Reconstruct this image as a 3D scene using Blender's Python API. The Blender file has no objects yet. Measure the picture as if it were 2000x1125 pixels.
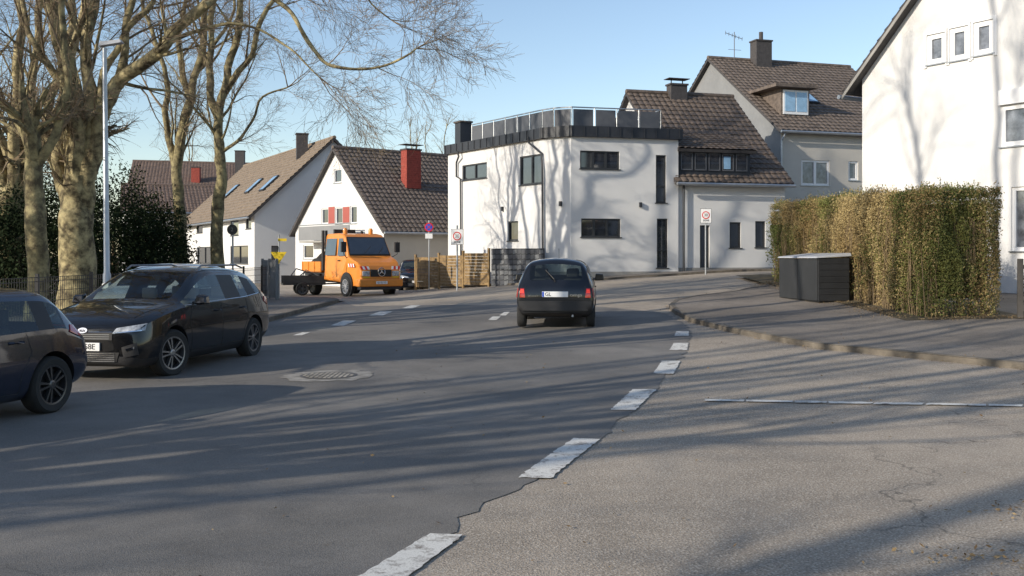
import bpy, math, random
import numpy as np
from mathutils import Vector, Matrix, noise
from mathutils.bvhtree import BVHTree
from mathutils.geometry import delaunay_2d_cdt
R=random.Random(7)
CAMH=1.7; FP=1944.0; HZ=500.0
def sm(t):
    t=max(0.0,min(1.0,t)); return t*t*(3-2*t)
def H(x,y):
    a=max(0.0,min(1.0,(y-10)/32.0)); b=sm((x+8)/16.0)
    return 0.95*a*b+0.12*sm((x-6)/4)*sm((y-12)/6)
def PX(px,py,d): return Vector(((px-1000)/FP*d,d,CAMH-(py-HZ)/FP*d))
def G(px,py,off=0.0):
    kx=(px-1000)/FP; kz=(py-HZ)/FP
    d=2.0
    while d<300:
        if CAMH-kz*d<=H(kx*d,d)+off: break
        d+=0.25
    a,b=d-0.25,d
    for _ in range(14):
        m=(a+b)/2
        if CAMH-kz*m<=H(kx*m,m)+off: b=m
        else: a=m
    return (kx*b,b)
# ---------------- materials
def nodes(name):
    m=bpy.data.materials.new(name); m.use_nodes=True
    nt=m.node_tree; b=nt.nodes['Principled BSDF']; return m,nt,b
def N(nt,t,**k):
    n=nt.nodes.new(t)
    for a,v in k.items():
        if a in n.inputs.keys(): n.inputs[a].default_value=v
        else: setattr(n,a,v)
    return n
def col(c): return (c[0],c[1],c[2],1)
def pmat(name,c,rough=.6,metal=0,var=.12,scale=3,bump=0,bscale=60,coat=0,c2=None,spec=.5,cior=1.5,p0=.3,p1=.7):
    m,nt,b=nodes(name); L=nt.links
    tc=N(nt,'ShaderNodeTexCoord'); 
    n=N(nt,'ShaderNodeTexNoise'); n.inputs['Scale'].default_value=scale; n.inputs['Detail'].default_value=6
    n.inputs['Roughness'].default_value=.65
    L.new(tc.outputs['Object'],n.inputs['Vector'])
    r=N(nt,'ShaderNodeValToRGB'); L.new(n.outputs['Fac'],r.inputs['Fac'])
    r.color_ramp.elements[0].position=p0; r.color_ramp.elements[1].position=p1
    r.color_ramp.elements[0].color=col([x*(1-var) for x in c])
    r.color_ramp.elements[1].color=col(c2 if c2 else [min(1,x*(1+var)) for x in c])
    L.new(r.outputs['Color'],b.inputs['Base Color'])
    b.inputs['Roughness'].default_value=rough; b.inputs['Metallic'].default_value=metal
    b.inputs['Coat Weight'].default_value=coat; b.inputs['Coat Roughness'].default_value=.03; b.inputs['Coat IOR'].default_value=cior
    b.inputs['Specular IOR Level'].default_value=spec
    if bump:
        n2=N(nt,'ShaderNodeTexNoise'); n2.inputs['Scale'].default_value=bscale; n2.inputs['Detail'].default_value=4
        L.new(tc.outputs['Object'],n2.inputs['Vector'])
        bp=N(nt,'ShaderNodeBump'); bp.inputs['Strength'].default_value=bump; bp.inputs['Distance'].default_value=.02
        L.new(n2.outputs['Fac'],bp.inputs['Height']); L.new(bp.outputs['Normal'],b.inputs['Normal'])
    return m
def asphalt(name,c,stone,stone_amt,patch,crack=.5,sc=90,dkm=.8,bs=.6):
    m,nt,b=nodes(name); L=nt.links
    tc=N(nt,'ShaderNodeTexCoord'); V=tc.outputs['Object']
    def noi(s,d=4):
        n=N(nt,'ShaderNodeTexNoise'); n.inputs['Scale'].default_value=s; n.inputs['Detail'].default_value=d
        L.new(V,n.inputs['Vector']); return n.outputs['Fac']
    def ramp(f,p0,p1,a,bb):
        r=N(nt,'ShaderNodeValToRGB'); L.new(f,r.inputs['Fac']); e=r.color_ramp.elements
        e[0].position=p0;e[1].position=p1;e[0].color=col(a);e[1].color=col(bb); return r.outputs['Color']
    def mix(f,a,bb,mode='MIX'):
        x=N(nt,'ShaderNodeMix',data_type='RGBA',blend_type=mode)
        if isinstance(f,float): x.inputs[0].default_value=f
        else: L.new(f,x.inputs[0])
        for i,v in ((6,a),(7,bb)):
            if isinstance(v,(tuple,list)): x.inputs[i].default_value=col(v)
            else: L.new(v,x.inputs[i])
        return x.outputs[2]
    base=ramp(noi(.35,5),.35,.65,[x*(1-patch) for x in c],[x*(1+patch) for x in c])
    base=mix(.6,base,ramp(noi(2.5,6),.3,.7,(.7,.7,.7),(1.0,1.0,1.0)),'MULTIPLY')
    vo=N(nt,'ShaderNodeTexVoronoi'); vo.inputs['Scale'].default_value=sc; L.new(V,vo.inputs['Vector'])
    vr=ramp(vo.outputs['Color'],.6,.78,(0,0,0),(1,1,1))
    vm=N(nt,'ShaderNodeMath',operation='MULTIPLY'); L.new(vr,vm.inputs[0]); vm.inputs[1].default_value=stone_amt
    base=mix(vm.outputs[0],base,stone)
    dk=ramp(noi(sc*.8,3),.36,.54,(.3,.3,.3),(1.0,1.0,1.0))
    base=mix(dkm,base,dk,'MULTIPLY')
    dv=N(nt,'ShaderNodeTexNoise'); dv.inputs['Scale'].default_value=1.5; dv.inputs['Detail'].default_value=5; L.new(V,dv.inputs['Vector'])
    ad=N(nt,'ShaderNodeMix',data_type='RGBA',blend_type='LINEAR_LIGHT'); ad.inputs[0].default_value=.7
    L.new(V,ad.inputs[6]); L.new(dv.outputs['Color'],ad.inputs[7])
    cv=N(nt,'ShaderNodeTexVoronoi',feature='DISTANCE_TO_EDGE'); cv.inputs['Scale'].default_value=.28; L.new(ad.outputs[2],cv.inputs['Vector'])
    cr=ramp(cv.outputs['Distance'],0.002,.005,(1,1,1),(0,0,0))
    gate=ramp(noi(.5,3),.5,.6,(0,0,0),(crack,crack,crack))
    cm=N(nt,'ShaderNodeMath',operation='MULTIPLY'); L.new(cr,cm.inputs[0]); L.new(gate,cm.inputs[1])
    base=mix(cm.outputs[0],base,(.03,.028,.025))
    L.new(base,b.inputs['Base Color']); b.inputs['Roughness'].default_value=.8; b.inputs['Specular IOR Level'].default_value=.3
    bp=N(nt,'ShaderNodeBump'); bp.inputs['Strength'].default_value=bs; bp.inputs['Distance'].default_value=.006
    L.new(vo.outputs['Distance'],bp.inputs['Height']); L.new(bp.outputs['Normal'],b.inputs['Normal'])
    return m
def glassmat(name,tint=(.012,.015,.017),alpha=.6):
    m,nt,b=nodes(name); L=nt.links
    b.inputs['Base Color'].default_value=col(tint); b.inputs['Roughness'].default_value=.02
    b.inputs['Specular IOR Level'].default_value=.8
    b.inputs['Coat Weight'].default_value=1; b.inputs['Coat IOR'].default_value=1.6
    t=N(nt,'ShaderNodeBsdfTransparent'); t.inputs[0].default_value=(.75,.84,.82,1)
    mx=N(nt,'ShaderNodeMixShader'); mx.inputs[0].default_value=alpha
    L.new(b.outputs[0],mx.inputs[1]); L.new(t.outputs[0],mx.inputs[2])
    L.new(mx.outputs[0],nt.nodes['Material Output'].inputs[0]); return m
def emis(name,c,s=1):
    m,nt,b=nodes(name); b.inputs['Base Color'].default_value=col(c); b.inputs['Emission Color'].default_value=col(c); b.inputs['Emission Strength'].default_value=s; return m
M=dict(
 old=asphalt('old_asphalt',(.40,.335,.265),(.60,.53,.44),.6,.15,.6,85,.65,.55),
 new=asphalt('new_asphalt',(.215,.200,.182),(.32,.295,.26),.3,.2,.35,150,.5,.4),
 pave=asphalt('pavement_asphalt',(.25,.215,.18),(.38,.33,.27),.35,.28,.6,80,.6),
 kerb=pmat('kerb_stone',(.14,.12,.095),.9,var=.5,scale=3,bump=.6,bscale=40),
 ground=pmat('soil_and_grass',(.07,.06,.03),.95,var=.3,scale=1.2,bump=.8,bscale=20,c2=(.15,.11,.06)),
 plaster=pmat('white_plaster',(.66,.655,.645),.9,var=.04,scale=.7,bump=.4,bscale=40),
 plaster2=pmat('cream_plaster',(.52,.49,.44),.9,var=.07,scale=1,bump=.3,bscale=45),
 plaster3=pmat('grey_plaster',(.22,.225,.23),.9,var=.1,scale=1,bump=.3,bscale=45),
 plinth=pmat('grey_plinth',(.30,.29,.27),.9,var=.1,scale=2,bump=.3),
 anth=pmat('anthracite_metal',(.028,.031,.038),.5,var=.1),
 anth2=pmat('anthracite_panel',(.095,.10,.112),.5,var=.1),
 steel=pmat('galvanised_steel',(.42,.44,.46),.4,metal=.7,var=.12),
 dframe=pmat('dark_window_frame',(.03,.032,.036),.4),
 wframe=pmat('white_window_frame',(.8,.8,.8),.4,var=.02),
 wglass=pmat('window_glass',(.03,.035,.045),.05,var=.3,spec=.9,coat=1,cior=1.6),
 curtain=pmat('curtain_glass',(.15,.16,.18),.1,var=.6,scale=4,coat=.8),
 blue=pmat('sky_glass',(.25,.42,.6),.05,var=.2,coat=1),
 tile=pmat('brown_roof_tiles',(.115,.088,.07),.75,var=.45,scale=4),
 tileb=pmat('light_brown_roof_tiles',(.205,.16,.118),.8,var=.35,scale=4),
 tiler=pmat('faded_roof_tiles',(.155,.108,.085),.8,var=.35,scale=3),
 tileg=pmat('grey_brown_roof_tiles',(.13,.103,.085),.75,var=.45,scale=4),
 brick=pmat('red_brick',(.27,.05,.035),.85,var=.4,scale=9,bump=.5,bscale=15),
 darkbrick=pmat('dark_chimney_cladding',(.06,.055,.055),.8,var=.3,scale=8),
 bark=pmat('bark',(.16,.125,.07),.95,var=.5,scale=3.5,bump=1,bscale=12,c2=(.44,.37,.2),p0=.4,p1=.62),
 barks=pmat('young_bark',(.15,.12,.07),.95,var=.4,scale=4,bump=.8,bscale=18,c2=(.34,.29,.15),p0=.4,p1=.62),
 twig=pmat('twig_bark',(.18,.13,.08),.9,var=.3,scale=4,c2=(.32,.24,.15)),
 hstem=pmat('hedge_stem',(.14,.10,.055),.9,var=.3,scale=8,c2=(.25,.18,.10)),
 black=pmat('black_plastic',(.018,.018,.02),.55),
 rubber=pmat('tyre_rubber',(.022,.022,.022),.85),
 rim=pmat('alloy_rim',(.26,.26,.27),.35,metal=.85),
 rimd=pmat('dark_alloy_rim',(.09,.09,.095),.3,metal=.7),
 rail=pmat('satin_roof_rail',(.2,.2,.21),.4,metal=.6),
 chrome=pmat('chrome',(.75,.76,.78),.12,metal=1,var=.03),
 interior=pmat('car_interior',(.05,.048,.045),.8),
 beige=pmat('light_seat_fabric',(.30,.28,.26),.8),
 paintk=pmat('black_car_paint',(.006,.0065,.008),.25,var=.05,coat=1,cior=1.5,spec=.2),
 paintb=pmat('navy_car_paint',(.006,.010,.026),.22,var=.05,coat=1,cior=1.6,spec=.3),
 paintt=pmat('near_black_car_paint',(.007,.008,.011),.3,var=.08,coat=1,cior=1.45,spec=.3),
 paintw=pmat('white_car_paint',(.7,.7,.7),.3,var=.02,coat=1),
 orange=pmat('orange_truck_paint',(.74,.25,.03),.4,var=.1,coat=.4),
 glass=glassmat('car_glass'),
 lamp=pmat('clear_lamp_lens',(.4,.42,.45),.06,var=.6,scale=14,coat=1),
 red=pmat('red_lamp_lens',(.4,.015,.012),.12,var=.15,coat=1),
 redem=emis('lit_brake_lamp',(.9,.05,.03),.28),
 plate=pmat('number_plate_white',(.8,.8,.8),.4,var=.01),
 ink=pmat('black_lettering',(.012,.012,.012),.5),
 white=pmat('white_paint',(.78,.78,.78),.5,var=.02),
 signred=pmat('sign_red',(.6,.02,.02),.4,var=.03),
 dullred=pmat('muted_red_panel',(.36,.09,.07),.7,var=.05),
 signblue=pmat('sign_blue',(.02,.08,.5),.4,var=.03),
 signback=pmat('sign_back_dark',(.03,.03,.03),.5),
 wood=pmat('fence_wood',(.20,.125,.055),.85,var=.4,scale=5,c2=(.36,.24,.11)),
 lattice=pmat('weathered_dark_wood',(.07,.063,.056),.85,var=.3),
 darkgrey=pmat('dark_grey_plastic_board',(.026,.027,.029),.5,var=.2),
 yellow=pmat('yellow_paint',(.7,.5,.02),.5),
 soil=pmat('load_of_soil',(.03,.027,.025),.95,bump=1,bscale=10),
 iron=pmat('cast_iron',(.12,.11,.10),.6,metal=.3,var=.2,bump=.3),
 concrete=pmat('light_concrete_ring',(.27,.25,.22),.85,var=.5,scale=6,bump=.4),
 lid=pmat('grey_bin_lid',(.40,.41,.43),.45,var=.1),
)
def markmat():
    m,nt,b=nodes('worn_road_marking'); L=nt.links
    tc=N(nt,'ShaderNodeTexCoord')
    def nz(s,d):
        n=N(nt,'ShaderNodeTexNoise'); n.inputs['Scale'].default_value=s; n.inputs['Detail'].default_value=d; n.inputs['Roughness'].default_value=.8
        L.new(tc.outputs['Object'],n.inputs['Vector']); return n.outputs['Fac']
    r=N(nt,'ShaderNodeValToRGB'); L.new(nz(7,9),r.inputs['Fac']); e=r.color_ramp.elements
    e[0].position=.39;e[1].position=.49;e[0].color=(.25,.22,.19,1);e[1].color=(.68,.66,.61,1)
    r2=N(nt,'ShaderNodeValToRGB'); L.new(nz(80,3),r2.inputs['Fac']); e=r2.color_ramp.elements
    e[0].position=.36;e[1].position=.48;e[0].color=(.55,.53,.5,1);e[1].color=(1,1,1,1)
    x=N(nt,'ShaderNodeMix',data_type='RGBA',blend_type='MULTIPLY'); x.inputs[0].default_value=.8
    L.new(r.outputs['Color'],x.inputs[6]); L.new(r2.outputs['Color'],x.inputs[7])
    L.new(x.outputs[2],b.inputs['Base Color']); b.inputs['Roughness'].default_value=.75; return m
M['mark']=markmat()
def hedgemat(name,a,bc,scale=.6,rough=.75,spec=.25):
    m,nt,b=nodes(name); L=nt.links
    tc=N(nt,'ShaderNodeTexCoord'); n=N(nt,'ShaderNodeTexNoise'); n.inputs['Scale'].default_value=scale; n.inputs['Detail'].default_value=3
    L.new(tc.outputs['Object'],n.inputs['Vector'])
    n2=N(nt,'ShaderNodeTexNoise'); n2.inputs['Scale'].default_value=14; L.new(tc.outputs['Object'],n2.inputs['Vector'])
    r=N(nt,'ShaderNodeValToRGB'); L.new(n.outputs['Fac'],r.inputs['Fac']); e=r.color_ramp.elements
    e[0].position=.44;e[1].position=.56;e[0].color=col(a);e[1].color=col(bc)
    r2=N(nt,'ShaderNodeValToRGB'); L.new(n2.outputs['Fac'],r2.inputs['Fac']); e=r2.color_ramp.elements
    e[0].position=.3;e[1].position=.7;e[0].color=(.55,.55,.55,1);e[1].color=(1,1,.95,1)
    x=N(nt,'ShaderNodeMix',data_type='RGBA',blend_type='MULTIPLY'); x.inputs[0].default_value=1
    L.new(r.outputs['Color'],x.inputs[6]); L.new(r2.outputs['Color'],x.inputs[7])
    L.new(x.outputs[2],b.inputs['Base Color']); b.inputs['Roughness'].default_value=rough; b.inputs['Specular IOR Level'].default_value=spec
    return m
M['leafg']=hedgemat('hedge_leaf_green',(.12,.14,.04),(.21,.215,.065))
M['leafb']=hedgemat('hedge_leaf_brown',(.34,.245,.11),(.47,.36,.175))
M['leafd']=hedgemat('evergreen_leaf',(.014,.024,.010),(.03,.045,.02),.6,.9,.1)
M['litter']=hedgemat('dry_leaf',(.20,.13,.07),(.34,.25,.14),5)
# ---------------- mesh helpers
class B:
    def __init__(s): s.V=[];s.F=[];s.m=[]
    def add(s,vs,fs,mi=0):
        o=len(s.V); s.V+= [tuple(v) for v in vs]; s.F+=[tuple(i+o for i in f) for f in fs]; s.m+=[mi]*len(fs); return s
    def box(s,x0,x1,y0,y1,z0,z1,mi=0,T=None):
        vs=[Vector((x,y,z)) for z in (z0,z1) for y in (y0,y1) for x in (x0,x1)]
        if T: vs=[T@v for v in vs]
        return s.add(vs,[(0,2,3,1),(4,5,7,6),(0,1,5,4),(1,3,7,5),(3,2,6,7),(2,0,4,6)],mi)
    def tube(s,pts,rad,n=8,mi=0,cap=True):
        pts=[Vector(p) for p in pts]
        if not isinstance(rad,(list,tuple)): rad=[rad]*len(pts)
        o=len(s.V); k=len(pts); up=None
        for i,p in enumerate(pts):
            d=(pts[min(i+1,k-1)]-pts[max(i-1,0)])
            if d.length<1e-9: d=Vector((0,0,1))
            d.normalize()
            if up is None: up=Vector((1,0,0)) if abs(d.x)<.7 else Vector((0,1,0))
            a=d.cross(up); 
            if a.length<1e-5: a=d.cross(Vector((0,1,.3)))
            a.normalize(); b=d.cross(a)
            r=rad[i]
            for j in range(n):
                t=2*math.pi*j/n; v=p+a*(math.cos(t)*r)+b*(math.sin(t)*r); s.V.append((v.x,v.y,v.z))
        c=0
        for i in range(k-1):
            for j in range(n):
                j2=(j+1)%n
                s.F.append((o+i*n+j,o+i*n+j2,o+(i+1)*n+j2,o+(i+1)*n+j)); c+=1
        if cap:
            s.F.append(tuple(o+j for j in range(n))[::-1]); s.F.append(tuple(o+(k-1)*n+j for j in range(n))); c+=2
        s.m+=[mi]*c; return s
    def lathe(s,prof,n,T,mi=0):
        o=len(s.V)
        for r,h in prof:
            for j in range(n):
                t=2*math.pi*j/n; s.V.append(tuple(T@Vector((r*math.cos(t),r*math.sin(t),h))))
        for i in range(len(prof)-1):
            for j in range(n):
                j2=(j+1)%n; s.F.append((o+i*n+j,o+i*n+j2,o+(i+1)*n+j2,o+(i+1)*n+j)); s.m.append(mi)
        s.F.append(tuple(o+j for j in range(n))[::-1]); s.F.append(tuple(o+(len(prof)-1)*n+j for j in range(n))); s.m+=[mi,mi]
        return s
    def mesh(s,name,mats):
        me=bpy.data.meshes.new(name); me.from_pydata(s.V,[],s.F); 
        for m in mats: me.materials.append(m)
        me.polygons.foreach_set('material_index',s.m); me.update(); return me
def obj(name,me,parent=None,T=None,label=None,cat=None,kind=None,smooth=False,bevel=0,group=None):
    o=bpy.data.objects.new(name,me); bpy.context.scene.collection.objects.link(o)
    if parent: o.parent=parent
    if T is not None: o.matrix_local=T
    if label: o['label']=label
    if cat: o['category']=cat
    if kind: o['kind']=kind
    if group: o['group']=group
    if smooth and me:
        me.polygons.foreach_set('use_smooth',[True]*len(me.polygons)); me.set_sharp_from_angle(angle=math.radians(40))
    if bevel:
        b=o.modifiers.new('bevel','BEVEL'); b.width=bevel; b.segments=2; b.limit_method='ANGLE'
    return o
def empty(name,label,cat,loc,rz=0,group=None):
    return obj(name,None,None,Matrix.Translation(loc)@Matrix.Rotation(rz,4,'Z'),label,cat,group=group)
def bo(b,name,mats,parent=None,T=None,**k):
    if not isinstance(mats,(list,tuple)): mats=[mats]
    return obj(name,b.mesh(name,mats),parent,T,**k)
def textmesh(s,size,ext=.002):
    cu=bpy.data.curves.new('t','FONT'); cu.body=s; cu.size=size; cu.extrude=ext; cu.align_x='CENTER'; cu.align_y='CENTER'
    o=bpy.data.objects.new('t',cu); bpy.context.scene.collection.objects.link(o)
    dg=bpy.context.evaluated_depsgraph_get(); me=bpy.data.meshes.new_from_object(o.evaluated_get(dg)); 
    bpy.data.objects.remove(o); me.name='lettering'; return me
def text(s,size,parent,T,mat):
    me=textmesh(s,size); me.materials.clear(); me.materials.append(mat); return obj('lettering',me,parent,T)
# ---------------- sheets
def inside(p,poly):
    x,y=p; c=False; n=len(poly)
    for i in range(n):
        x1,y1=poly[i];x2,y2=poly[i-1]
        if (y1>y)!=(y2>y) and x<(x2-x1)*(y-y1)/(y2-y1)+x1: c=not c
    return c
def sheet(name,poly,off,mat,res=1.0,label=None,cat=None,kind='structure'):
    bp=[]
    n=len(poly)
    for i in range(n):
        a=Vector(poly[i]); b=Vector(poly[(i+1)%n]); k=max(1,int((b-a).length/res))
        for j in range(k): bp.append(a.lerp(b,j/k))
    nb=len(bp)
    xs=[p.x for p in bp]; ys=[p.y for p in bp]; P=[(p.x,p.y) for p in bp]
    pts=list(bp)
    x=math.ceil(min(xs)/res)*res
    while x<max(xs):
        y=math.ceil(min(ys)/res)*res
        while y<max(ys):
            if inside((x,y),P): pts.append(Vector((x+1e-4,y+1e-4)))
            y+=res
        x+=res
    r=delaunay_2d_cdt(pts,[(i,(i+1)%nb) for i in range(nb)],[],0,1e-5)
    vs=r[0]; fs=[]
    for f in r[2]:
        c=sum((vs[i] for i in f),Vector((0,0)))/len(f)
        if inside((c.x,c.y),P):
            a,b2,c2=[vs[i] for i in f[:3]]
            if (b2-a).cross(c2-a)<0: f=f[::-1]
            fs.append(tuple(f))
    me=bpy.data.meshes.new(name); me.from_pydata([(v.x,v.y,H(v.x,v.y)+off) for v in vs],[],fs); me.materials.append(mat)
    return obj(name,me,label=label,cat=cat,kind=kind)
def ground():
    xs=sorted(set([-1500,-800,-400,-200,-120,-80]+list(range(-60,61,1))+[80,120,200,400,800,1500]))
    ys=sorted(set([-1500,-600,-200,-80,-40]+list(range(-30,101,1))+[120,160,240,400,800,1500]))
    V=[(x,y,H(x,y)-.04) for y in ys for x in xs]; nx=len(xs)
    F=[(j*nx+i,j*nx+i+1,(j+1)*nx+i+1,(j+1)*nx+i) for j in range(len(ys)-1) for i in range(nx-1)]
    me=bpy.data.meshes.new('ground'); me.from_pydata(V,[],F); me.materials.append(M['ground']); obj('ground',me,kind='structure')
ground()
sheet('road',[(-30,-20),(32,-20),(32,12),(32,60),(6,60),(-2,54),(-12,70),(-34,70),(-34,42),(-12,39),(-6.2,37),(-6.2,25),(-6.8,14),(-8.2,0),(-9,-20)],0,M['old'],1.0)
rb=[(600,1300),(690,1140),(860,1052),(888,1040),(892,1012),(935,1000),(985,966),(1040,940),(1095,905),(1130,880),(1185,850),(1215,820),(1245,795),(1290,748),(1312,722),(1338,690),(1352,655),(1335,632),(1300,612),(1180,600),(1000,596),(820,596),(690,598)]
poly=[G(*p) for p in rb]
pp=[]
for i in range(len(poly)-1):
    a=Vector(poly[i]);b=Vector(poly[i+1]);k=max(1,int((b-a).length/.12))
    for j in range(k):
        p=a.lerp(b,j/k); p+=Vector((noise.noise(Vector((p.x*3,p.y*3,0)))+.4*noise.noise(Vector((p.x*11,p.y*11,0))),noise.noise(Vector((p.x*3,p.y*3,9)))+.4*noise.noise(Vector((p.x*11,p.y*11,5)))))*.1; pp.append((p.x,p.y))
pp+= [(-6.1,36),(-6.15,25),(-6.7,14),(-8.1,0),(-8.8,-18),(-3,-18)]
sheet('new_asphalt_road_surface',pp,.006,M['new'],.5)
def mark(q,off=.013,name='road_marking'):
    poly=[G(*p) for p in q]; out=[]
    for i in range(len(poly)):
        a=Vector(poly[i]);b=Vector(poly[(i+1)%len(poly)]);k=max(1,int((b-a).length/.05))
        for j in range(k):
            p=a.lerp(b,j/k); s=.022; p+=Vector((noise.noise(Vector((p.x*14,p.y*14,0))),noise.noise(Vector((p.x*14,p.y*14,9)))))*s; out.append((p.x,p.y))
    return sheet(name,out,off,M['mark'],.25)
for q in ([(640,1165),(840,1045),(905,1048),(750,1165)],[(1012,935),(1066,896),(1120,858),(1172,860),(1122,899),(1075,937)],[(1193,802),(1235,762),(1282,762),(1240,803)],
 [(1275,731),(1293,706),(1329,706),(1315,732)],[(1308,685),(1316,671),(1345,671),(1342,685)],[(1317,657),(1321,648),(1345,648),(1345,657)],
 [(953,626),(962,619),(978,619),(970,626)],[(975,617),(985,610),(996,610),(988,617)],[(645,637),(670,627),(696,627),(672,637)],
 [(720,617),(742,609),(767,609),(748,617)],[(785,603),(802,597),(822,597),(806,603)],[(572,656),(592,650),(606,650),(590,656)]):
    mark(q)
x=1375
while x<2200:
    w=R.uniform(60,120); y0=781+(x-1375)*.018
    mark([(x,y0+3.5+R.random()),(x+R.uniform(0,3),y0),(x+w,y0+w*.018),(x+w-2,y0+w*.018+3.6)]); x+=w+R.uniform(2,7)
def kerb(line,name='kerb',w=.13,h=.12):
    b=B(); pts=[]
    for i in range(len(line)-1):
        a=Vector(line[i]);c=Vector(line[i+1]);k=max(1,int((c-a).length/.5))
        for j in range(k): pts.append(a.lerp(c,j/k))
    pts.append(Vector(line[-1]))
    n=len(pts)
    for i in range(n):
        d=(pts[min(i+1,n-1)]-pts[max(0,i-1)]).normalized(); nn=Vector((d.y,-d.x))
        jit=R.uniform(-.012,.012)
        for (o,z) in ((0,-.03),(0.0,h-.02),(.02,h),(w,h),(w,-.03)):
            q=pts[i]+nn*(o+jit); b.V.append((q.x,q.y,H(q.x,q.y)+z))
    for i in range(n-1):
        for j in range(4):
            b.F.append((i*5+j,i*5+j+1,(i+1)*5+j+1,(i+1)*5+j)); b.m.append(0)
    return bo(b,name,M['kerb'],kind='structure')
rk=[(14,9.5)]+[G(*p) for p in [(2000,722),(1800,702),(1600,682),(1500,664),(1420,648),(1350,630),(1318,614),(1306,602),(1318,592),(1360,583),(1430,575)]]
rk+=[(8.2,32),(8.8,37),(12,39.5),(30,44)]
kerb(rk,h=.10)
sheet('pavement',[ (p[0],p[1]) for p in rk]+[(30,9)],.094,M['pave'],.5)
lk=[(-30,43),(-12,39.5),(-8,38.6),(-6.7,37.6),(-6.25,36),(-6.2,25),(-6.8,14),(-8.2,0),(-9,-18)]
kerb(lk)
sheet('pavement',lk+[(-30,-18)],.11,M['pave'],1.0)
sheet('soil_bed',[(7.75,19.6),(10.2,19.2),(10.4,37),(8.3,37)],.106,M['ground'],.5)
c=G(642,735)
def disc(r,off,irr=0):
    pts=[]
    for i in range(60):
        t=2*math.pi*i/60; rr=r*(1+irr*noise.noise(Vector((math.cos(t)*3,math.sin(t)*3,3)))); pts.append((c[0]+rr*math.cos(t),c[1]+rr*math.sin(t)))
    b=B(); b.add([(x,y,H(x,y)+off) for x,y in pts],[tuple(range(60))]); return b
mh=empty('manhole_cover','round cast iron manhole cover in worn concrete ring on road','manhole cover',(c[0],c[1],0))
Tm=Matrix.Translation((-c[0],-c[1],0))
bo(disc(.62,.012,.3),'concrete_surround',M['concrete'],mh,Tm)
bo(disc(.39,.017),'cover',M['iron'],mh,Tm)
b=B()
for i in range(-5,6):
    for j in range(-5,6):
        if i*i+j*j<28:
            b.box(i*.064-.02,i*.064+.02,j*.064-.02,j*.064+.02,.017,.024)
bo(b,'stud_pattern',M['concrete'],mh,Matrix.Translation((0,0,H(*c))))
# ---------------- buildings
class Fac:
    def __init__(s,h,P,Q):
        s.h=h; s.P=Vector(P[:2]); s.Q=Vector(Q[:2]); s.L=(s.Q-s.P).length; s.u=(s.Q-s.P)/s.L
        u=s.u; s.M=Matrix(((u.x,-u.y,0,s.P.x),(u.y,u.x,0,s.P.y),(0,0,1,0),(0,0,0,1)))
        s.holes=[]; s.T=Matrix.Translation(-h.location)@s.M
    def s_(s,px):
        k=(px-1000)/FP; return (k*s.P.y-s.P.x)/(s.u.x-k*s.u.y)
    def z_(s,ss,py): return CAMH-(py-HZ)/FP*(s.P.y+s.u.y*ss)
    def rect(s,x0,x1,y0,y1):
        a,b=s.s_(x0),s.s_(x1); m=(a+b)/2
        return a,b,s.z_(m,y1),s.z_(m,y0)
    def win(s,r,px=True,n=1,frame='wframe',glass='wglass',depth=.1,sill=True,name='window',fw=.06,hb=None):
        a,b,z0,z1=s.rect(*r) if px else r
        s.holes.append((a,b,z0,z1))
        g=B(); g.box(a,b,depth,depth+.02,z0,z1); w=bo(g,name,M[glass],s.h,s.T)
        f=B(); y0,y1=depth-.05,depth-.003
        f.box(a,a+fw,y0,y1,z0,z1); f.box(b-fw,b,y0,y1,z0,z1); f.box(a+fw,b-fw,y0,y1,z0,z0+fw); f.box(a+fw,b-fw,y0,y1,z1-fw,z1)
        for i in range(1,n):
            x=a+(b-a)*i/n; f.box(x-fw*.7,x+fw*.7,y0-.003,y1-.001,z0+fw,z1-fw)
        if hb: f.box(a+fw,b-fw,y0-.002,y1-.002,z0+(z1-z0)*hb-fw/2,z0+(z1-z0)*hb+fw/2)
        bo(f,'frame',M[frame],w)
        if sill:
            q=B(); q.box(a-.05,b+.05,-.05,depth-.06,z0-.04,z0-.002); bo(q,'sill',M[frame if frame=='dframe' else 'steel'],w)
        return w
    def wall(s,poly,mat,name='wall',thick=.16):
        outer=[Vector(p) for p in poly]; pts=list(outer); ed=[(i,(i+1)%len(outer)) for i in range(len(outer))]
        for a,b,z0,z1 in s.holes:
            o=len(pts); pts+=[Vector((a,z0)),Vector((b,z0)),Vector((b,z1)),Vector((a,z1))]; ed+=[(o,o+1),(o+1,o+2),(o+2,o+3),(o+3,o)]
        r=delaunay_2d_cdt(pts,ed,[],0,1e-5); V=r[0]; P=[tuple(p) for p in poly]; B1=B()
        fs=[]
        for f in r[2]:
            cc=sum((V[i] for i in f),Vector((0,0)))/len(f)
            if not inside(tuple(cc),P): continue
            if any(a<cc.x<b and z0<cc.y<z1 for a,b,z0,z1 in s.holes): continue
            fs.append(tuple(f))
        B1.add([(v.x,0,v.y) for v in V],fs)
        for a,b,z0,z1 in s.holes:
            B1.add([(a,0,z0),(b,0,z0),(b,0,z1),(a,0,z1),(a,thick,z0),(b,thick,z0),(b,thick,z1),(a,thick,z1)],[(0,1,5,4),(1,2,6,5),(2,3,7,6),(3,0,4,7)])
        return bo(B1,name,M[mat],s.h,s.T)
    def box(s,x0,x1,y0,y1,z0,z1,name,mat,bevel=0):
        b=B(); b.box(x0,x1,y0,y1,z0,z1)
        return bo(b,name,M[mat],s.h,s.T,bevel=bevel)
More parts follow.
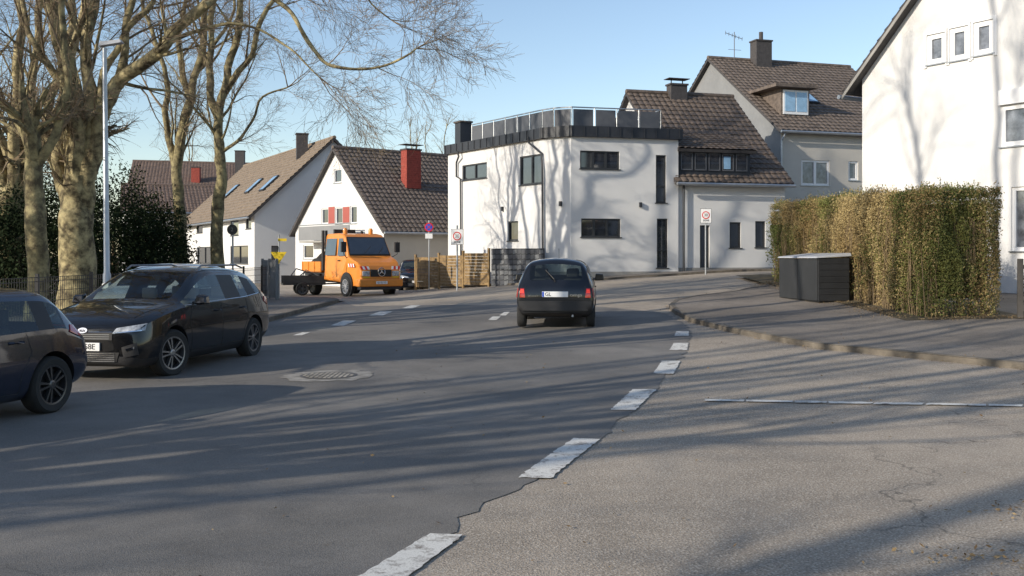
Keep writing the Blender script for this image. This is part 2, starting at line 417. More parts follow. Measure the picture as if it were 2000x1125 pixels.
def roofplane(h,E0,E1,R1,R0,mat,name='roof',tw=.3,th=.36):
    E0,E1,R1,R0=[Vector(p) for p in (E0,E1,R1,R0)]
    nrm=(E1-E0).cross(R0-E0).normalized()
    L=max((E1-E0).length,(R1-R0).length); S=(R0-E0).length
    nu=max(2,int(L/(tw/4))); nv=max(1,int(S/th)); b=B(); o=-h.location
    rows=[]
    for k in range(nv):
        rows.append((k/nv,.045)); rows.append(((k+.97)/nv,0.0))
    for v,hh in rows:
        a=E0.lerp(R0,v); c=E1.lerp(R1,v)
        for i in range(nu+1):
            t=i/nu; x=t*L/tw
            p=a.lerp(c,t)+nrm*(hh+.045*abs(math.sin(math.pi*x))**.7+R.uniform(-.006,.006))+o; b.V.append(tuple(p))
    w=nu+1
    for k in range(len(rows)-1):
        for i in range(nu): b.F.append((k*w+i,k*w+i+1,(k+1)*w+i+1,(k+1)*w+i)); b.m.append(0)
    q=[E0+o-nrm*.12,E1+o-nrm*.12,R1+o-nrm*.12,R0+o-nrm*.12]; tq=[E0+o+nrm*.02,E1+o+nrm*.02,R1+o+nrm*.02,R0+o+nrm*.02]
    b.add(q+tq,[(0,3,2,1),(0,1,5,4),(1,2,6,5),(2,3,7,6),(3,0,4,7)],1)
    return bo(b,name,[M[mat],M['darkbrick']],h)
def gablehouse(name,label,P,Q,depth,zb,ze,zr,roofm,over=.35):
    P=Vector(P);Q=Vector(Q); u=(Q-P).normalized(); inn=Vector((-u.y,u.x))
    h=empty(name,label,'house',(P.x,P.y,zb))
    A=P+inn*depth; Bq=Q+inn*depth
    front=Fac(h,P,Q); right=Fac(h,Q,Bq); back=Fac(h,Bq,A); left=Fac(h,A,P)
    k=(zr-ze)/(depth/2)
    def p3(p,z): return Vector((p.x,p.y,z))
    zo=ze-k*over
    mid=(P+A)/2; midq=(Q+Bq)/2; g=.25
    roofplane(h,p3(P-inn*over-u*g,zo+.1),p3(Q-inn*over+u*g,zo+.1),p3(midq+u*g,zr+.1),p3(mid-u*g,zr+.1),roofm)
    roofplane(h,p3(Bq+inn*over+u*g,zo+.1),p3(A+inn*over-u*g,zo+.1),p3(mid-u*g,zr+.1),p3(midq+u*g,zr+.1),roofm)
    b=B(); b.tube([p3(mid-u*g,zr+.13)-h.location,p3(midq+u*g,zr+.13)-h.location],.13,8); bo(b,'ridge_tiles',M[roofm],h)
    b=B(); b.tube([p3(P-inn*(over+.08)-u*g,zo+.05)-h.location,p3(Q-inn*(over+.08)+u*g,zo+.05)-h.location],.07,8); bo(b,'gutter',M['steel'],h)
    return h,front,right,back,left
def gpoly(L,zb,ze,zr): return [(0,zb),(L,zb),(L,ze),(L/2,zr),(0,ze)]
def rpoly(L,zb,ze): return [(0,zb),(L,zb),(L,ze),(0,ze)]
def chimney(h,x,y,z0,z1,w,d,mat,rz=.3,cap=True):
    T=Matrix.Translation(Vector((x,y,0))-h.location)@Matrix.Rotation(rz,4,'Z')
    b=B(); b.box(-w/2,w/2,-d/2,d/2,z0,z1,0); b.box(-w/2-.05,w/2+.05,-d/2-.05,d/2+.05,z1,z1+.08,1)
    if cap:
        for sx in (-1,1):
            b.box(sx*w*.35-.02,sx*w*.35+.02,-.02,.02,z1+.08,z1+.3,1)
        b.box(-w*.65,w*.65,-d*.6,d*.6,z1+.3,z1+.33,1)
    return bo(b,'chimney',[M[mat],M['darkbrick']],h,T)
# --- main white house
A_=(-3.1,48.3); B_=(1.35,41.7); C0=(2.43,41.0); C1=(7.05,42.2)
u=Vector((C1[0]-C0[0],C1[1]-C0[1])).normalized(); inn=Vector((-u.y,u.x))
D1=(C1[0]+inn.x*8,C1[1]+inn.y*8); D0=(A_[0]+3,A_[1]+5)
hm=empty('white_house','modern white flat-roofed house with dark roof terrace railing','house',(2.43,41,.5))
ring=[A_,B_,C0,C1,D1,D0]; fs=[Fac(hm,ring[i],ring[(i+1)%6]) for i in range(6)]
ZP=6.64; ZT=7.06
f=fs[0]
f.win((903,951,320,350),n=2,frame='dframe'); f.win((1015,1060,303,360),n=2,frame='dframe'); f.win((992,1012,432,470),frame='dframe')
f=fs[2]
f.win((1133,1210,295,330),n=3,frame='dframe'); f.win((1135,1212,427,463),n=3,frame='dframe')
f.win((1281,1301,303,396),frame='dframe',hb=.35); f.win((1283,1304,427,523),frame='dframe',hb=.35)
for f in fs: f.wall(rpoly(f.L,0,ZP),'plaster')
for f in fs[1:3]: f.box(-.01,f.L,-.02,-.004,0,1.05,'plinth','plinth')
b=B(); b.add([(p[0]-2.43,p[1]-41,ZP-.5+.02) for p in ring],[tuple(range(6))]); bo(b,'flat_roof',M['anth'],hm)
for i,f in enumerate(fs[:4]):
    f.box(-.12,f.L+.12,-.16-.002*i,.25,ZP-.02,ZT+.003*i,'parapet','anth')
    b=B(); n=int(f.L/.5)
    for k in range(n+1): x=k*f.L/n; b.box(x-.015,x+.015,-.19,-.165,ZP,ZT-.02)
    bo(b,'parapet_seams',M['anth'],hm,f.T)
rp=[Vector(p) for p in [(-1.9,47.2),(1.3,42.35),(1.75,41.85),(2.5,41.55),(6.35,42.5),(5.4,46.0)]]
b=B();g=B();z0=ZT-.05;z1=7.92
for i in range(len(rp)-1):
    a,c=rp[i],rp[i+1]; L=(c-a).length; n=max(1,round(L/1.0)); d=(c-a)/n
    b.tube([(a.x-2.43,a.y-41,z1-.5),(c.x-2.43,c.y-41,z1-.5)],.028,6)
    for k in range(n+1):
        p=a+d*k; b.tube([(p.x-2.43,p.y-41,z0-.5),(p.x-2.43,p.y-41,z1-.5)],.024,6)
    for k in range(n):
        p=a+d*(k+.06);q=a+d*(k+.94); nn=Vector((-d.y,d.x)).normalized()*.012
        g.add([(p.x-2.43-nn.x,p.y-41-nn.y,z0-.5),(q.x-2.43-nn.x,q.y-41-nn.y,z0-.5),(q.x-2.43-nn.x,q.y-41-nn.y,z1-.58),(p.x-2.43-nn.x,p.y-41-nn.y,z1-.58),
               (p.x-2.43+nn.x,p.y-41+nn.y,z0-.5),(q.x-2.43+nn.x,q.y-41+nn.y,z0-.5),(q.x-2.43+nn.x,q.y-41+nn.y,z1-.58),(p.x-2.43+nn.x,p.y-41+nn.y,z1-.58)],
              [(0,1,2,3),(7,6,5,4),(0,4,5,1),(3,2,6,7),(0,3,7,4),(1,5,6,2)])
bo(b,'terrace_railing',M['steel'],hm); bo(g,'railing_panels',M['anth2'],hm)
chimney(hm,-2.35,48.0,6.9,8.1,.6,.6,'anth',.5,False)
def pipe(h,pts,mat='anth',r=.045,name='downpipe'):
    b=B(); b.tube([Vector(p)-h.location for p in pts],r,8); return bo(b,name,M[mat],h)
def fp(f,px,py,o=.1):
    s=f.s_(px); p=f.P+f.u*s+Vector((f.u.y,-f.u.x))*o; return (p.x,p.y,f.z_(s,py))
f=fs[0]
pipe(hm,[fp(f,1040,268,.25),fp(f,1041,280,.2),fp(f,1052,292),fp(f,1061,300),fp(f,1063,330),fp(f,1064,545)])
pipe(hm,[fp(f,902,296,.25),fp(f,903,306,.2),fp(f,895,318),fp(f,895,345),fp(f,903,350),fp(f,904,540)])
for ff,px,py in ((fs[0],983,408),(fs[1],1096,398),(fs[2],1250,400)):
    s=ff.s_(px); z=ff.z_(s,py); ff.box(s-.05,s+.05,-.12,-.01,z-.1,z+.1,'wall_lamp','anth')
# --- old white wing house
P=(7.06,42.32);Q=(12.0,43.75)
hw,f,r,bk,l=gablehouse('tiled_house','white house with brown tiled roof, dark dormer strip and entrance',P,Q,10.2,.7,5.0,9.35,'tile')
f.win((1425,1447,434,484),frame='dframe',hb=None); f.win((1475,1495,432,483),frame='dframe')
a,b_,z0,z1=f.rect(1367,1386,440,520); f.win((a,b_,.95,z1),px=False,frame='dframe',name='door',sill=False,depth=.14)
f.wall(rpoly(f.L,0,5.0),'plaster'); f.box(0.01,f.L,-.025,-.004,0,1.2,'plinth','plinth')
r.wall(gpoly(r.L,0,5.0,9.35),'plaster'); bk.wall(rpoly(bk.L,0,5.0),'plaster')
l.wall(gpoly(l.L,0,5.0,9.35),'plaster')
pipe(hw,[fp(f,1336,350,.3),fp(f,1333,362,.12),fp(f,1333,543,.12)],'anth')
f.box(f.s_(1358),f.s_(1392),-1.0,-.03,.7,1.08,'doorstep','plinth')
sd0=.02;sd1=f.s_(1466)-.02
g=B(); g.box(sd0,sd1,.02,4.0,5.12,6.22); dm=bo(g,'dormer',M['anth'],hw,f.T)
n=5
for i in range(n):
    x0=sd0+.1+i*(sd1-sd0-.15)/n; x1=x0+(sd1-sd0-.15)/n-.1
    g2=B(); g2.box(x0,x1,-.012,.017,5.36,6.12); wd=bo(g2,'window',M['wglass'],dm)
    g3=B(); g3.box(x0,x1,-.03,-.014,5.36,5.41); g3.box(x0,x1,-.03,-.014,6.07,6.12); g3.box(x0,x0+.04,-.03,-.014,5.41,6.07); g3.box(x1-.04,x1,-.03,-.014,5.41,6.07); bo(g3,'frame',M['anth2'],wd)
g=B(); x0=sd0+.12+3*(sd1-sd0-.2)/n; g.box(x0+.08,x0+.4,-.028,-.015,5.45,5.98); bo(g,'window',M['blue'],dm)
o3=lambda s_,y,z: f.M@Vector((s_,y,z))
roofplane(hw,o3(sd0-.1,-.22,6.24),o3(sd1+.2,-.22,6.24),o3(sd1+.2,2.5,7.28),o3(sd0-.1,2.5,7.28),'tile')
chimney(hw,7.9,47.7,8.6,9.85,.85,.5,'darkbrick',.3)
# --- grey/cream house
uu=Vector((.954,.298)); Pg=Vector((13.5,50)); Qg=Pg+uu*9
hg,f,r,bk,l=gablehouse('tall_house','tall cream house with grey gable, dormer and tiled roof',Pg,Qg,14.2,.9,8.1,12.86,'tileg')
f.win((1565,1620,313,362),n=2,glass='curtain',fw=.1); f.win((1657,1676,315,352),glass='curtain',fw=.1)
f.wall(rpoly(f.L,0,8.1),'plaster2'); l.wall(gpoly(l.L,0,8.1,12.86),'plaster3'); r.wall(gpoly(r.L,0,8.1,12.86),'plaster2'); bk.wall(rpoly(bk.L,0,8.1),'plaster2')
pipe(hg,[fp(f,1528,262,.3),fp(f,1524,275,.12),fp(f,1524,420,.12)],'steel')
a=f.s_(1547);c=f.s_(1603)
g=B(); g.box(a,c,1.0,5.5,8.6,10.35); dm=bo(g,'dormer',M['tileg'],hg,f.T)
g=B(); g.box(a+.1,c-.1,.95,.995,9.0,10.25); wd=bo(g,'window',M['wframe'],dm)
g=B(); g.box(a+.2,(a+c)/2-.05,.93,.948,9.15,10.15); g.box((a+c)/2+.05,c-.2,.93,.948,9.15,10.15); bo(g,'pane',M['blue'],wd)
g=B(); g.box(a-.55,c+.3,.6,5.6,10.35,10.5); bo(g,'dormer_roof',M['tileg'],dm)
Ts=f.T@Matrix.Translation((f.s_(1640),2.9,8.1+2.9*.67+.15))@Matrix.Rotation(math.atan(.67),4,'X')
g=B(); g.box(-.45,.45,-.6,.6,0,.1); sk=bo(g,'skylight',M['dframe'],hg,Ts); g=B(); g.box(-.36,.36,-.5,.5,.102,.12); bo(g,'pane',M['blue'],sk)
cp=Pg+Vector((-.298,.954))*7.1+uu*3.4
chimney(hg,cp.x-.3,cp.y-.5,12.2,14.0,1.0,.7,'darkbrick',.3,False)
b=B(); b.tube([(0,0,0),(0,0,.5)],.12,8); bo(b,'chimney_pot',M['darkbrick'],hg,Matrix.Translation(Vector((cp.x-.3,cp.y-.5,14.08))-hg.location))
an=Pg+Vector((-.298,.954))*7.0+uu*1.4; an=Vector((an.x,an.y,12.8))
b=B(); b.tube([(0,0,0),(0,0,1.75)],.025,6); b.tube([(-.5,0,1.7),(.45,0,1.35)],.018,5)
for k in range(6):
    t=k/5; x=-.5+.95*t; z=1.7-.35*t; b.tube([(x-.05,-.3,z),(x+.05,.3,z)],.01,4); b.tube([(x,0,z-.12),(x,0,z+.12)],.01,4)
b.tube([(-.35,0,.75),(.4,0,.7)],.012,4)
bo(b,'antenna',M['anth2'],hg,Matrix.Translation(an-hg.location))
# --- right white house
ur=Vector((.522,-.853)); Pr=Vector((10.8,30.7)); Qr=Pr+ur*10.5; inr=Vector((-ur.y,ur.x))
hr=empty('white_gable_house','large white rendered house with steep gable and white windows','house',(Pr.x,Pr.y,.7))
f=Fac(hr,Pr,Qr); ze=7.2; zr=12.6
for w4 in ((1811,1847,66,124),(1855,1892,53,117),(1902,1941,41,106)):
    f.win(w4,glass='curtain',fw=.14,depth=.06)
    q=f.rect(*w4); f.box(q[0]-.10,q[0]-.003,-.04,.01,q[2]-.09,q[3]+.09,'window_surround','wframe'); f.box(q[1]+.003,q[1]+.10,-.04,.01,q[2]-.09,q[3]+.09,'window_surround','wframe'); f.box(q[0]-.003,q[1]+.003,-.04,.01,q[3]+.003,q[3]+.09,'window_surround','wframe')
w=f.rect(1955,1998,205,285); f.win((w[0],w[0]+1.9,w[2],w[3]),px=False,glass='curtain',n=2,fw=.12,depth=.06)
f.box(w[0]-.03,w[0]+1.93,-.1,-.01,w[3]+.02,w[3]+.42,'shutter_box','wframe')
z=f.z_(f.s_(1990),350); s=f.s_(1975)
f.win((s,s+1.3,z-1.9,z-.2),px=False,n=2,glass='curtain',fw=.1)
f.wall(gpoly(f.L,0,ze,zr),'plaster')
Br=Qr+inr*12;Ar=Pr+inr*12
l=Fac(hr,Ar,Pr); l.wall(rpoly(l.L,0,ze),'plaster'); r=Fac(hr,Qr,Br); r.wall(rpoly(r.L,0,ze),'plaster'); bk=Fac(hr,Br,Ar); bk.wall(gpoly(bk.L,0,ze,zr),'plaster')
k=(zr-ze)/5.25; ov=.5; g=.3
def q3(p,z): return (p.x,p.y,z)
mr=(Pr+Qr)/2; 
roofplane(hr,q3(Ar-ur*ov+inr*g,ze-k*ov+.1),q3(Pr-ur*ov-inr*g,ze-k*ov+.1),q3(mr-inr*g,zr+.1),q3(mr+inr*(12+g),zr+.1),'tile')
roofplane(hr,q3(Qr+ur*ov-inr*g,ze-k*ov+.1),q3(Br+ur*ov+inr*g,ze-k*ov+.1),q3(mr+inr*(12+g),zr+.1),q3(mr-inr*g,zr+.1),'tile')
b=B(); n3=-inr*(g+.02)
for (e,s1) in ((Pr-ur*ov,1),(Qr+ur*ov,-1)):
    a=Vector((e.x+n3.x,e.y+n3.y,ze-k*ov)); t=Vector((mr.x+n3.x,mr.y+n3.y,zr)); 
    o_=Vector((-inr.x,-inr.y,0))*.02
    vs=[a+Vector((0,0,-.12)),t+Vector((0,0,-.12)),t+Vector((0,0,.0)),a+Vector((0,0,.0))]
    vs=[v-hr.location for v in vs]; b.add(vs+[v+o_ for v in vs],[(0,1,2,3),(7,6,5,4),(0,4,5,1),(3,2,6,7),(0,3,7,4)])
bo(b,'bargeboard',M['plinth'],hr)
pipe(hr,[(Ar.x-ur.x*.65,Ar.y-ur.y*.65,ze-k*ov-.02),(Pr.x-ur.x*.65-inr.x*.3,Pr.y-ur.y*.65-inr.y*.3,ze-k*ov-.02)],'steel',.07,'gutter')
# --- L3 house
ue=Vector((.78,.62)).normalized(); P3=Vector((-6.7,52)); Q3=P3+ue*13
h3,f,r,bk,l=gablehouse('white_gable_house','white gabled house with brown roof, red chimney and grey balcony',P3,Q3,10.2,0,3.2,7.66,'tileg',over=.4)
l.win((652,667,330,357),frame='wframe',n=1); l.win((628,641,407,437),frame='wframe'); l.win((655,669,405,437),frame='wframe'); l.win((684,697,402,436),frame='wframe')
l.win((592,612,478,505),frame='wframe'); l.win((700,715,470,500),frame='wframe')
l.wall(gpoly(l.L,-.2,3.2,7.66),'plaster'); f.wall(rpoly(f.L,-.2,3.2),'plaster2'); r.wall(gpoly(r.L,-.2,3.2,7.66),'plaster'); bk.wall(rpoly(bk.L,-.2,3.2),'plaster')
for a,c in ((642,654),(670,683)):
    q=l.rect(a,c,404,437); l.box(q[0],q[1],-.02,-.003,q[2],q[3],'red_panel','dullred')
q=l.rect(612,712,440,470)
l.box(q[0],q[1],-.9,-.01,q[2]-.1,q[2],'balcony_floor','plinth'); l.box(q[0],q[1],-.94,-.9,q[2]+.02,q[3]-.05,'balcony_panel','plaster3'); 
b=B(); b.tube([(q[0],-.92,q[3]+.03),(q[1],-.92,q[3]+.03)],.03,6); bo(b,'balcony_rail',M['steel'],h3,l.T)
chimney(h3,-5.7,56.2,5.5,7.65,.95,.6,'brick',.67)
b=B(); 
for i in range(18):
    b.box(-.49,.49,-.315,.315,5.55+i*.12,5.557+i*.12)
bo(b,'mortar_joints',M['dullred'],h3,Matrix.Translation(Vector((-5.7,56.2,0))-h3.location)@Matrix.Rotation(.67,4,'Z'))
# --- L2 house
u2=Vector((.48,-.87)).normalized(); P2c=Vector((-16.04,62)); P2=P2c-u2*23
h2,f,r,bk,l=gablehouse('long_house','white house with light brown roof and three skylights',P2,P2c,10.2,0,4.4,9.23,'tileb',over=.4)
for w in ((450,466,430,460),(480,491,425,447),(384,396,438,455)): f.win(w,frame='dframe')
f.win((385,430,482,515),frame='dframe',n=3); f.win((450,485,480,515),frame='dframe',n=2)
r.win((530,545,480,510),frame='dframe')
f.wall(rpoly(f.L,-.2,4.4),'plaster'); r.wall(gpoly(r.L,-.2,4.4,9.23),'plaster'); l.wall(gpoly(l.L,-.2,4.4,9.23),'plaster')
sl=math.atan((9.23-4.4)/5.1)
for px,py in ((452,377),(497,366),(527,361)):
    best=None
    for yy in np.linspace(.3,4.8,40):
        for ss in np.linspace(0,23,116):
            w3=f.M@Vector((ss,yy,4.5+yy*math.tan(sl)))
            e=(w3.x/w3.y*FP+1000-px)**2+(HZ-(w3.z-CAMH)/w3.y*FP-py)**2
            if best is None or e<best[0]: best=(e,ss,yy)
    T=f.T@Matrix.Translation((best[1],best[2],4.5+best[2]*math.tan(sl)+.08))@Matrix.Rotation(sl,4,'X')
    g=B(); g.box(-.55,.55,-.75,.75,0,.12); sk=bo(g,'skylight',M['dframe'],h2,T); g=B(); g.box(-.45,.45,-.65,.65,.122,.13); bo(g,'pane',M['blue'],sk)
chimney(h2,-14.2,67.3,7.5,9.9,.75,.6,'darkbrick',.3,False)
for (px0,px1,pe,pr,d,rm) in ((245,415,412,372,82,'tiler'),(255,470,358,325,96,'tiler')):
    a=PX(px0,pe,d);c=PX(px1,pe,d); zr=PX(0,pr,d+5).z
    h,f,r,bk,l=gablehouse('distant_house','distant white house with reddish tiled roof and chimneys',(a.x,a.y),(c.x,c.y+3),10,0,a.z,zr+.4,rm)
    f.win((px0+130,px0+142,pe+12,pe+30))
    f.wall(rpoly(f.L,-.2,a.z),'plaster2'); r.wall(gpoly(r.L,-.2,a.z,zr+.4),'plaster'); l.wall(gpoly(l.L,-.2,a.z,zr+.4),'plaster'); bk.wall(rpoly(bk.L,-.2,a.z),'plaster')
    if d==96:
        p=PX(469,330,99); chimney(h,p.x,p.y,8,PX(0,296,99).z,.9,.7,'darkbrick',.1,False)
        p=PX(383,330,98); chimney(h,p.x,p.y,8,PX(0,328,98).z,.8,.7,'brick',.1,False)
far=[(-4.2,47.6),(.8,40.9),(2.3,39.7),(7.4,40.9),(12.4,42.4),(24,46)]
kerb(far,h=.09); sheet('pavement',far+[(24,50),(12,50),(6,46),(-2,50)],.084,M['pave'],.5)
# ---------------- fences
def slatfence(name,label,cat,P,Q,z0,hh,mat,post,slat=.12,gap=.02,pstep=1.8,horiz=True):
    P=Vector(P);Q=Vector(Q);L=(Q-P).length;u=(Q-P)/L; e=empty(name,label,cat,(P.x,P.y,z0),math.atan2(u.y,u.x))
    b=B(); n=max(1,round(L/pstep))
    zt=lambda x: H(P.x+u.x*x,P.y+u.y*x)-H(P.x,P.y)
    for k in range(n+1): x=k*L/n; b.box(x-.045,x+.045,-.045,.045,-.1,hh+.05+zt(x))
    bo(b,'post',M[post],e)
    b=B()
    for k in range(n):
        x0=k*L/n+.05;x1=(k+1)*L/n-.05;dz=zt((x0+x1)/2)
        if horiz:
            z=.06
            while z+slat<hh: b.box(x0,x1,-.015+R.uniform(-.008,.006),.015,z+dz,z+slat+dz); z+=slat+gap
        else:
            x=x0
            while x<x1: b.box(x,x+slat,-.015,.015,.05+dz,hh+dz); x+=slat+gap
            b.box(x0,x1,.016,.04,.2+dz,.27+dz); b.box(x0,x1,.016,.04,hh-.25+dz,hh-.18+dz)
    bo(b,'panel',M[mat],e); return e
p0=PX(812,500,46);p1=PX(955,500,42.6)
slatfence('wooden_fence','brown horizontal board fence beside the white house','fence',(p0.x,46),(p1.x,42.6),H(p0.x,46)+.05,1.55,'wood','wood',.13,.008,1.7)
p0=PX(960,500,42.4);p1=PX(1062,500,41.2)
e=empty('screen_fence','dark grey privacy screen fence with woven strips','fence',(p0.x,42.4,H(p0.x,42.4)),math.atan2(-1.2,p1.x-p0.x)); L=math.hypot(p1.x-p0.x,1.2)
b=B()
for i in range(12):
    for j in range(7):
        x0=i*L/12; z0=.06+j*.22; q=R.uniform(-.03,.03)
        b.add([(x0,0,z0),(x0+L/12-.015,0,z0+.05),(x0+L/12-.015,-.02,z0+.19+q),(x0,-.02,z0+.18)],[(0,1,2,3)],1 if R.random()<.35 else 0)
bo(b,'panel',[M['anth2'],M['plaster3']],e)
b=B(); b.box(-.02,L+.02,.01,.05,-.1,1.62); bo(b,'frame',M['anth'],e)
e=empty('metal_fence','dark green metal mesh fence along the pavement','fence',(-9.3,12,.1))
b=B();y=0
while y<27:
    b.box(-.03,.03,y-.03,y+.03,0,1.25,0); y+=2.5
bo(b,'post',M['black'],e)
b=B(); y=0
while y<26.5: b.box(-.004,.004,y-.004,y+.004,.08,1.18); y+=.1
for z in (.1,.3,.5,.7,.9,1.1,1.18): b.box(.005,.013,0,26.5,z-.006,z+.006)
bo(b,'mesh_panel',M['black'],e)
slatfence('grey_fence','grey slatted metal fence at the corner of the side street','fence',(-9.6,38.3),(-8.6,36.4),.1,1.45,'plaster3','plaster3',.03,.07,1.1,False)
e=empty('lattice_gate','dark weathered wooden lattice gate beside the hedge','gate',(9.85,19.4,H(9.75,19.4)+.1),math.atan2(-.35,1)); b=B()
b.box(0,.1,-.05,.05,0,1.15);b.box(1.9,2.0,-.05,.05,0,1.15); b.box(.1,1.9,-.03,.03,.05,.13);b.box(.1,1.9,-.03,.03,.95,1.03); bo(b,'frame',M['lattice'],e)
b=B()
for k in range(-6,16):
    for sg,yy in ((1,.0),(-1,.024)):
        x0=k*.17; x1=x0+.82
        if sg<0: x0,x1=x1,x0
        pts=[]
        for i in range(21):
            t=i/20; x=x0+(x1-x0)*t
            if .1<=x<=1.9: pts.append((x,yy,.13+.82*t))
        if len(pts)>1: b.tube([pts[0],pts[-1]],.022,4)
bo(b,'lattice',M['lattice'],e)
# ---------------- signs, lamp
def pole(name,label,cat,x,y,h,r=.03,mat='steel'):
    e=empty(name,label,cat,(x,y,H(x,y)+.1)); b=B(); b.tube([(0,0,-.15),(0,0,h)],r,10); bo(b,'pole',M[mat],e,smooth=True); return e
FT=Matrix.Rotation(math.pi/2,4,'X')
def ringsign(e,z,r,w=None,hh=None,num='30',zone=False,blue=False,tilt=0):
    T0=Matrix.Translation((0,-.06,z))@Matrix.Rotation(tilt,4,'Z')@FT
    if w:
        b=B(); b.box(-w/2-.015,w/2+.015,-hh/2-.075,hh/2+.015,-.016,-.013); bo(b,'sign_border',M['darkgrey'],e,T0)
        b=B(); b.box(-w/2,w/2,-hh/2-(.06 if zone else 0),hh/2,-.012,0); bo(b,'sign_plate',M['white'],e,T0)
    b=B(); b.lathe([(r,.002),(r,.008)],32,Matrix.Identity(4)); bo(b,'sign_ring',M['signred'],e,T0)
    b=B(); b.lathe([(r*.76,.009),(r*.76,.012)],32,Matrix.Identity(4)); bo(b,'sign_face',M['signblue' if blue else 'white'],e,T0)
    if blue:
        k=.06; b=B(); b.box(-r*.8,r*.8,-r*k,r*k,.013,.016,0,Matrix.Rotation(-math.pi/4,4,'Z')); b.box(-r*.8,r*.8,-r*k,r*k,.0165,.018,0,Matrix.Rotation(math.pi/4,4,'Z')); bo(b,'sign_cross',M['signred'],e,T0)
    else:
        text(num,r*1.05,e,T0@Matrix.Translation((0,0,.014)),M['ink'])
        if zone: text('ZONE',r*.6,e,T0@Matrix.Translation((0,-r*1.38,.014)),M['ink'])
e=pole('traffic_sign','white zone thirty speed sign on grey pole','traffic sign',378/FP*40.2,40.2,2.6); ringsign(e,2.3,.155,.42,.5,zone=True)
e=pole('traffic_sign','white zone thirty speed sign by the wooden fence','traffic sign',-107/FP*41.2,41.2,2.6,.04); ringsign(e,2.15,.18,.5,.56,zone=True,tilt=-.2)
e=pole('traffic_sign','round blue no stopping sign with red ring','traffic sign',-162/FP*44,44,3.0); ringsign(e,2.7,.2,blue=True); 
b=B(); b.box(-.16,.16,-.075,-.06,2.2,2.42); bo(b,'supplementary_plate',M['white'],e)
e=pole('traffic_sign','dark round sign seen from behind on a pole','traffic sign',-532/FP*33,32.2,2.7); b=B(); b.lathe([(.17,0),(.17,.02)],24,Matrix.Identity(4)); bo(b,'sign_back',M['signback'],e,Matrix.Translation((0,-.05,2.45))@FT)
text('2',.17,e,Matrix.Translation((0,-.08,2.45))@FT,M['plinth'])
e=pole('traffic_sign','red and blue round sign behind the hedge','traffic sign',10.35,31.4,2.9); ringsign(e,2.55,.22,blue=True)
e=pole('street_name_sign','yellow direction sign on a short pole','sign',-455/FP*37,37,2.4); b=B(); b.add([(-.3,-.05,1.75),(.3,-.05,1.75),(.0,-.05,1.3),(-.3,-.07,1.75),(.3,-.07,1.75),(0,-.07,1.3)],[(0,2,1),(5,3,4),(0,1,4,3),(1,2,5,4),(2,0,3,5)]); bo(b,'sign_plate',M['yellow'],e)
b=B(); b.box(-.02,.3,-.075,-.06,2.15,2.25); bo(b,'name_plate',M['yellow'],e)
e=empty('street_lamp','tall grey steel street lamp beside the trees','street lamp',(-8.75,21.5,.1))
b=B(); b.tube([(0,0,0),(0,0,1.2),(0,0,1.25),(-.05,0,6.1)],[.085,.085,.065,.045],14); bo(b,'pole',M['steel'],e,smooth=True)
b=B(); b.add([( -.15,-.1,6.12),(.35,-.09,6.2),(.35,.09,6.2),(-.15,.1,6.12),(-.12,-.07,6.22),(.3,-.05,6.27),(.3,.05,6.27),(-.12,.07,6.22)],[(3,2,1,0),(4,5,6,7),(0,1,5,4),(1,2,6,5),(2,3,7,6),(3,0,4,7)]); bo(b,'lamp_head',M['lid'],e)
# ---------------- bin store
e=empty('bin_store','dark grey double bin store with light grey lids','bin store',(7.45,24.2,H(7.6,25)+.09),math.radians(9)); 
b=B(); b.box(.03,.77,.03,2.2,0,1.05); bo(b,'body',M['darkgrey'],e)
b=B()
for i in range(7): b.box(-.0,.8,-.004,.028,.03+i*.15,.03+i*.15+.145); b.box(.772,.8,.03,2.2,.03+i*.15,.03+i*.15+.145)
bo(b,'slats',M['darkgrey'],e,bevel=.005)
for i in range(2):
    b=B(); b.box(-.02,.028,.04+i*1.1,1.12+i*1.1,.03,1.06)
    bo(b,'door',M['darkgrey'],e,bevel=.01)
for i in range(2):
    b=B(); y0=-.04+i*1.14; b.add([(-.08,y0,1.07),(.85,y0,1.12),(.85,y0+1.12,1.12),(-.08,y0+1.12,1.07),(-.05,y0+.02,1.11),(.83,y0+.02,1.2),(.83,y0+1.1,1.2),(-.05,y0+1.1,1.11)],[(3,2,1,0),(4,5,6,7),(0,1,5,4),(1,2,6,5),(2,3,7,6),(3,0,4,7)]); bo(b,'lid',M['lid'],e,bevel=.01)
# ---------------- vegetation
def leafmesh(name,C,size,mats,mi,rng,up=None):
    n=len(C); a=rng.normal(size=(n,3))
    if up is not None: a[:,2]*=up
    a/=np.linalg.norm(a,axis=1)[:,None]; c=rng.normal(size=(n,3))
    if up is not None: c[:,2]*=up
    b=np.cross(a,np.cross(a,c)) if up is not None else np.cross(a,c); b/=np.linalg.norm(b,axis=1)[:,None]
    s=size[:,None]
    V=np.stack([C-a*s,C+b*s*.5,C+a*s,C-b*s*.5],axis=1).reshape(-1,3)
    me=bpy.data.meshes.new(name); me.vertices.add(4*n); me.vertices.foreach_set('co',V.ravel()); me.loops.add(4*n); me.loops.foreach_set('vertex_index',np.arange(4*n,dtype=np.int32))
    me.polygons.add(n); me.polygons.foreach_set('loop_start',np.arange(0,4*n,4,dtype=np.int32))
    for m in mats: me.materials.append(m)
    me.polygons.foreach_set('material_index',mi.astype(np.int32)); me.update(calc_edges=True); me.validate(); return me
rng=np.random.default_rng(3)
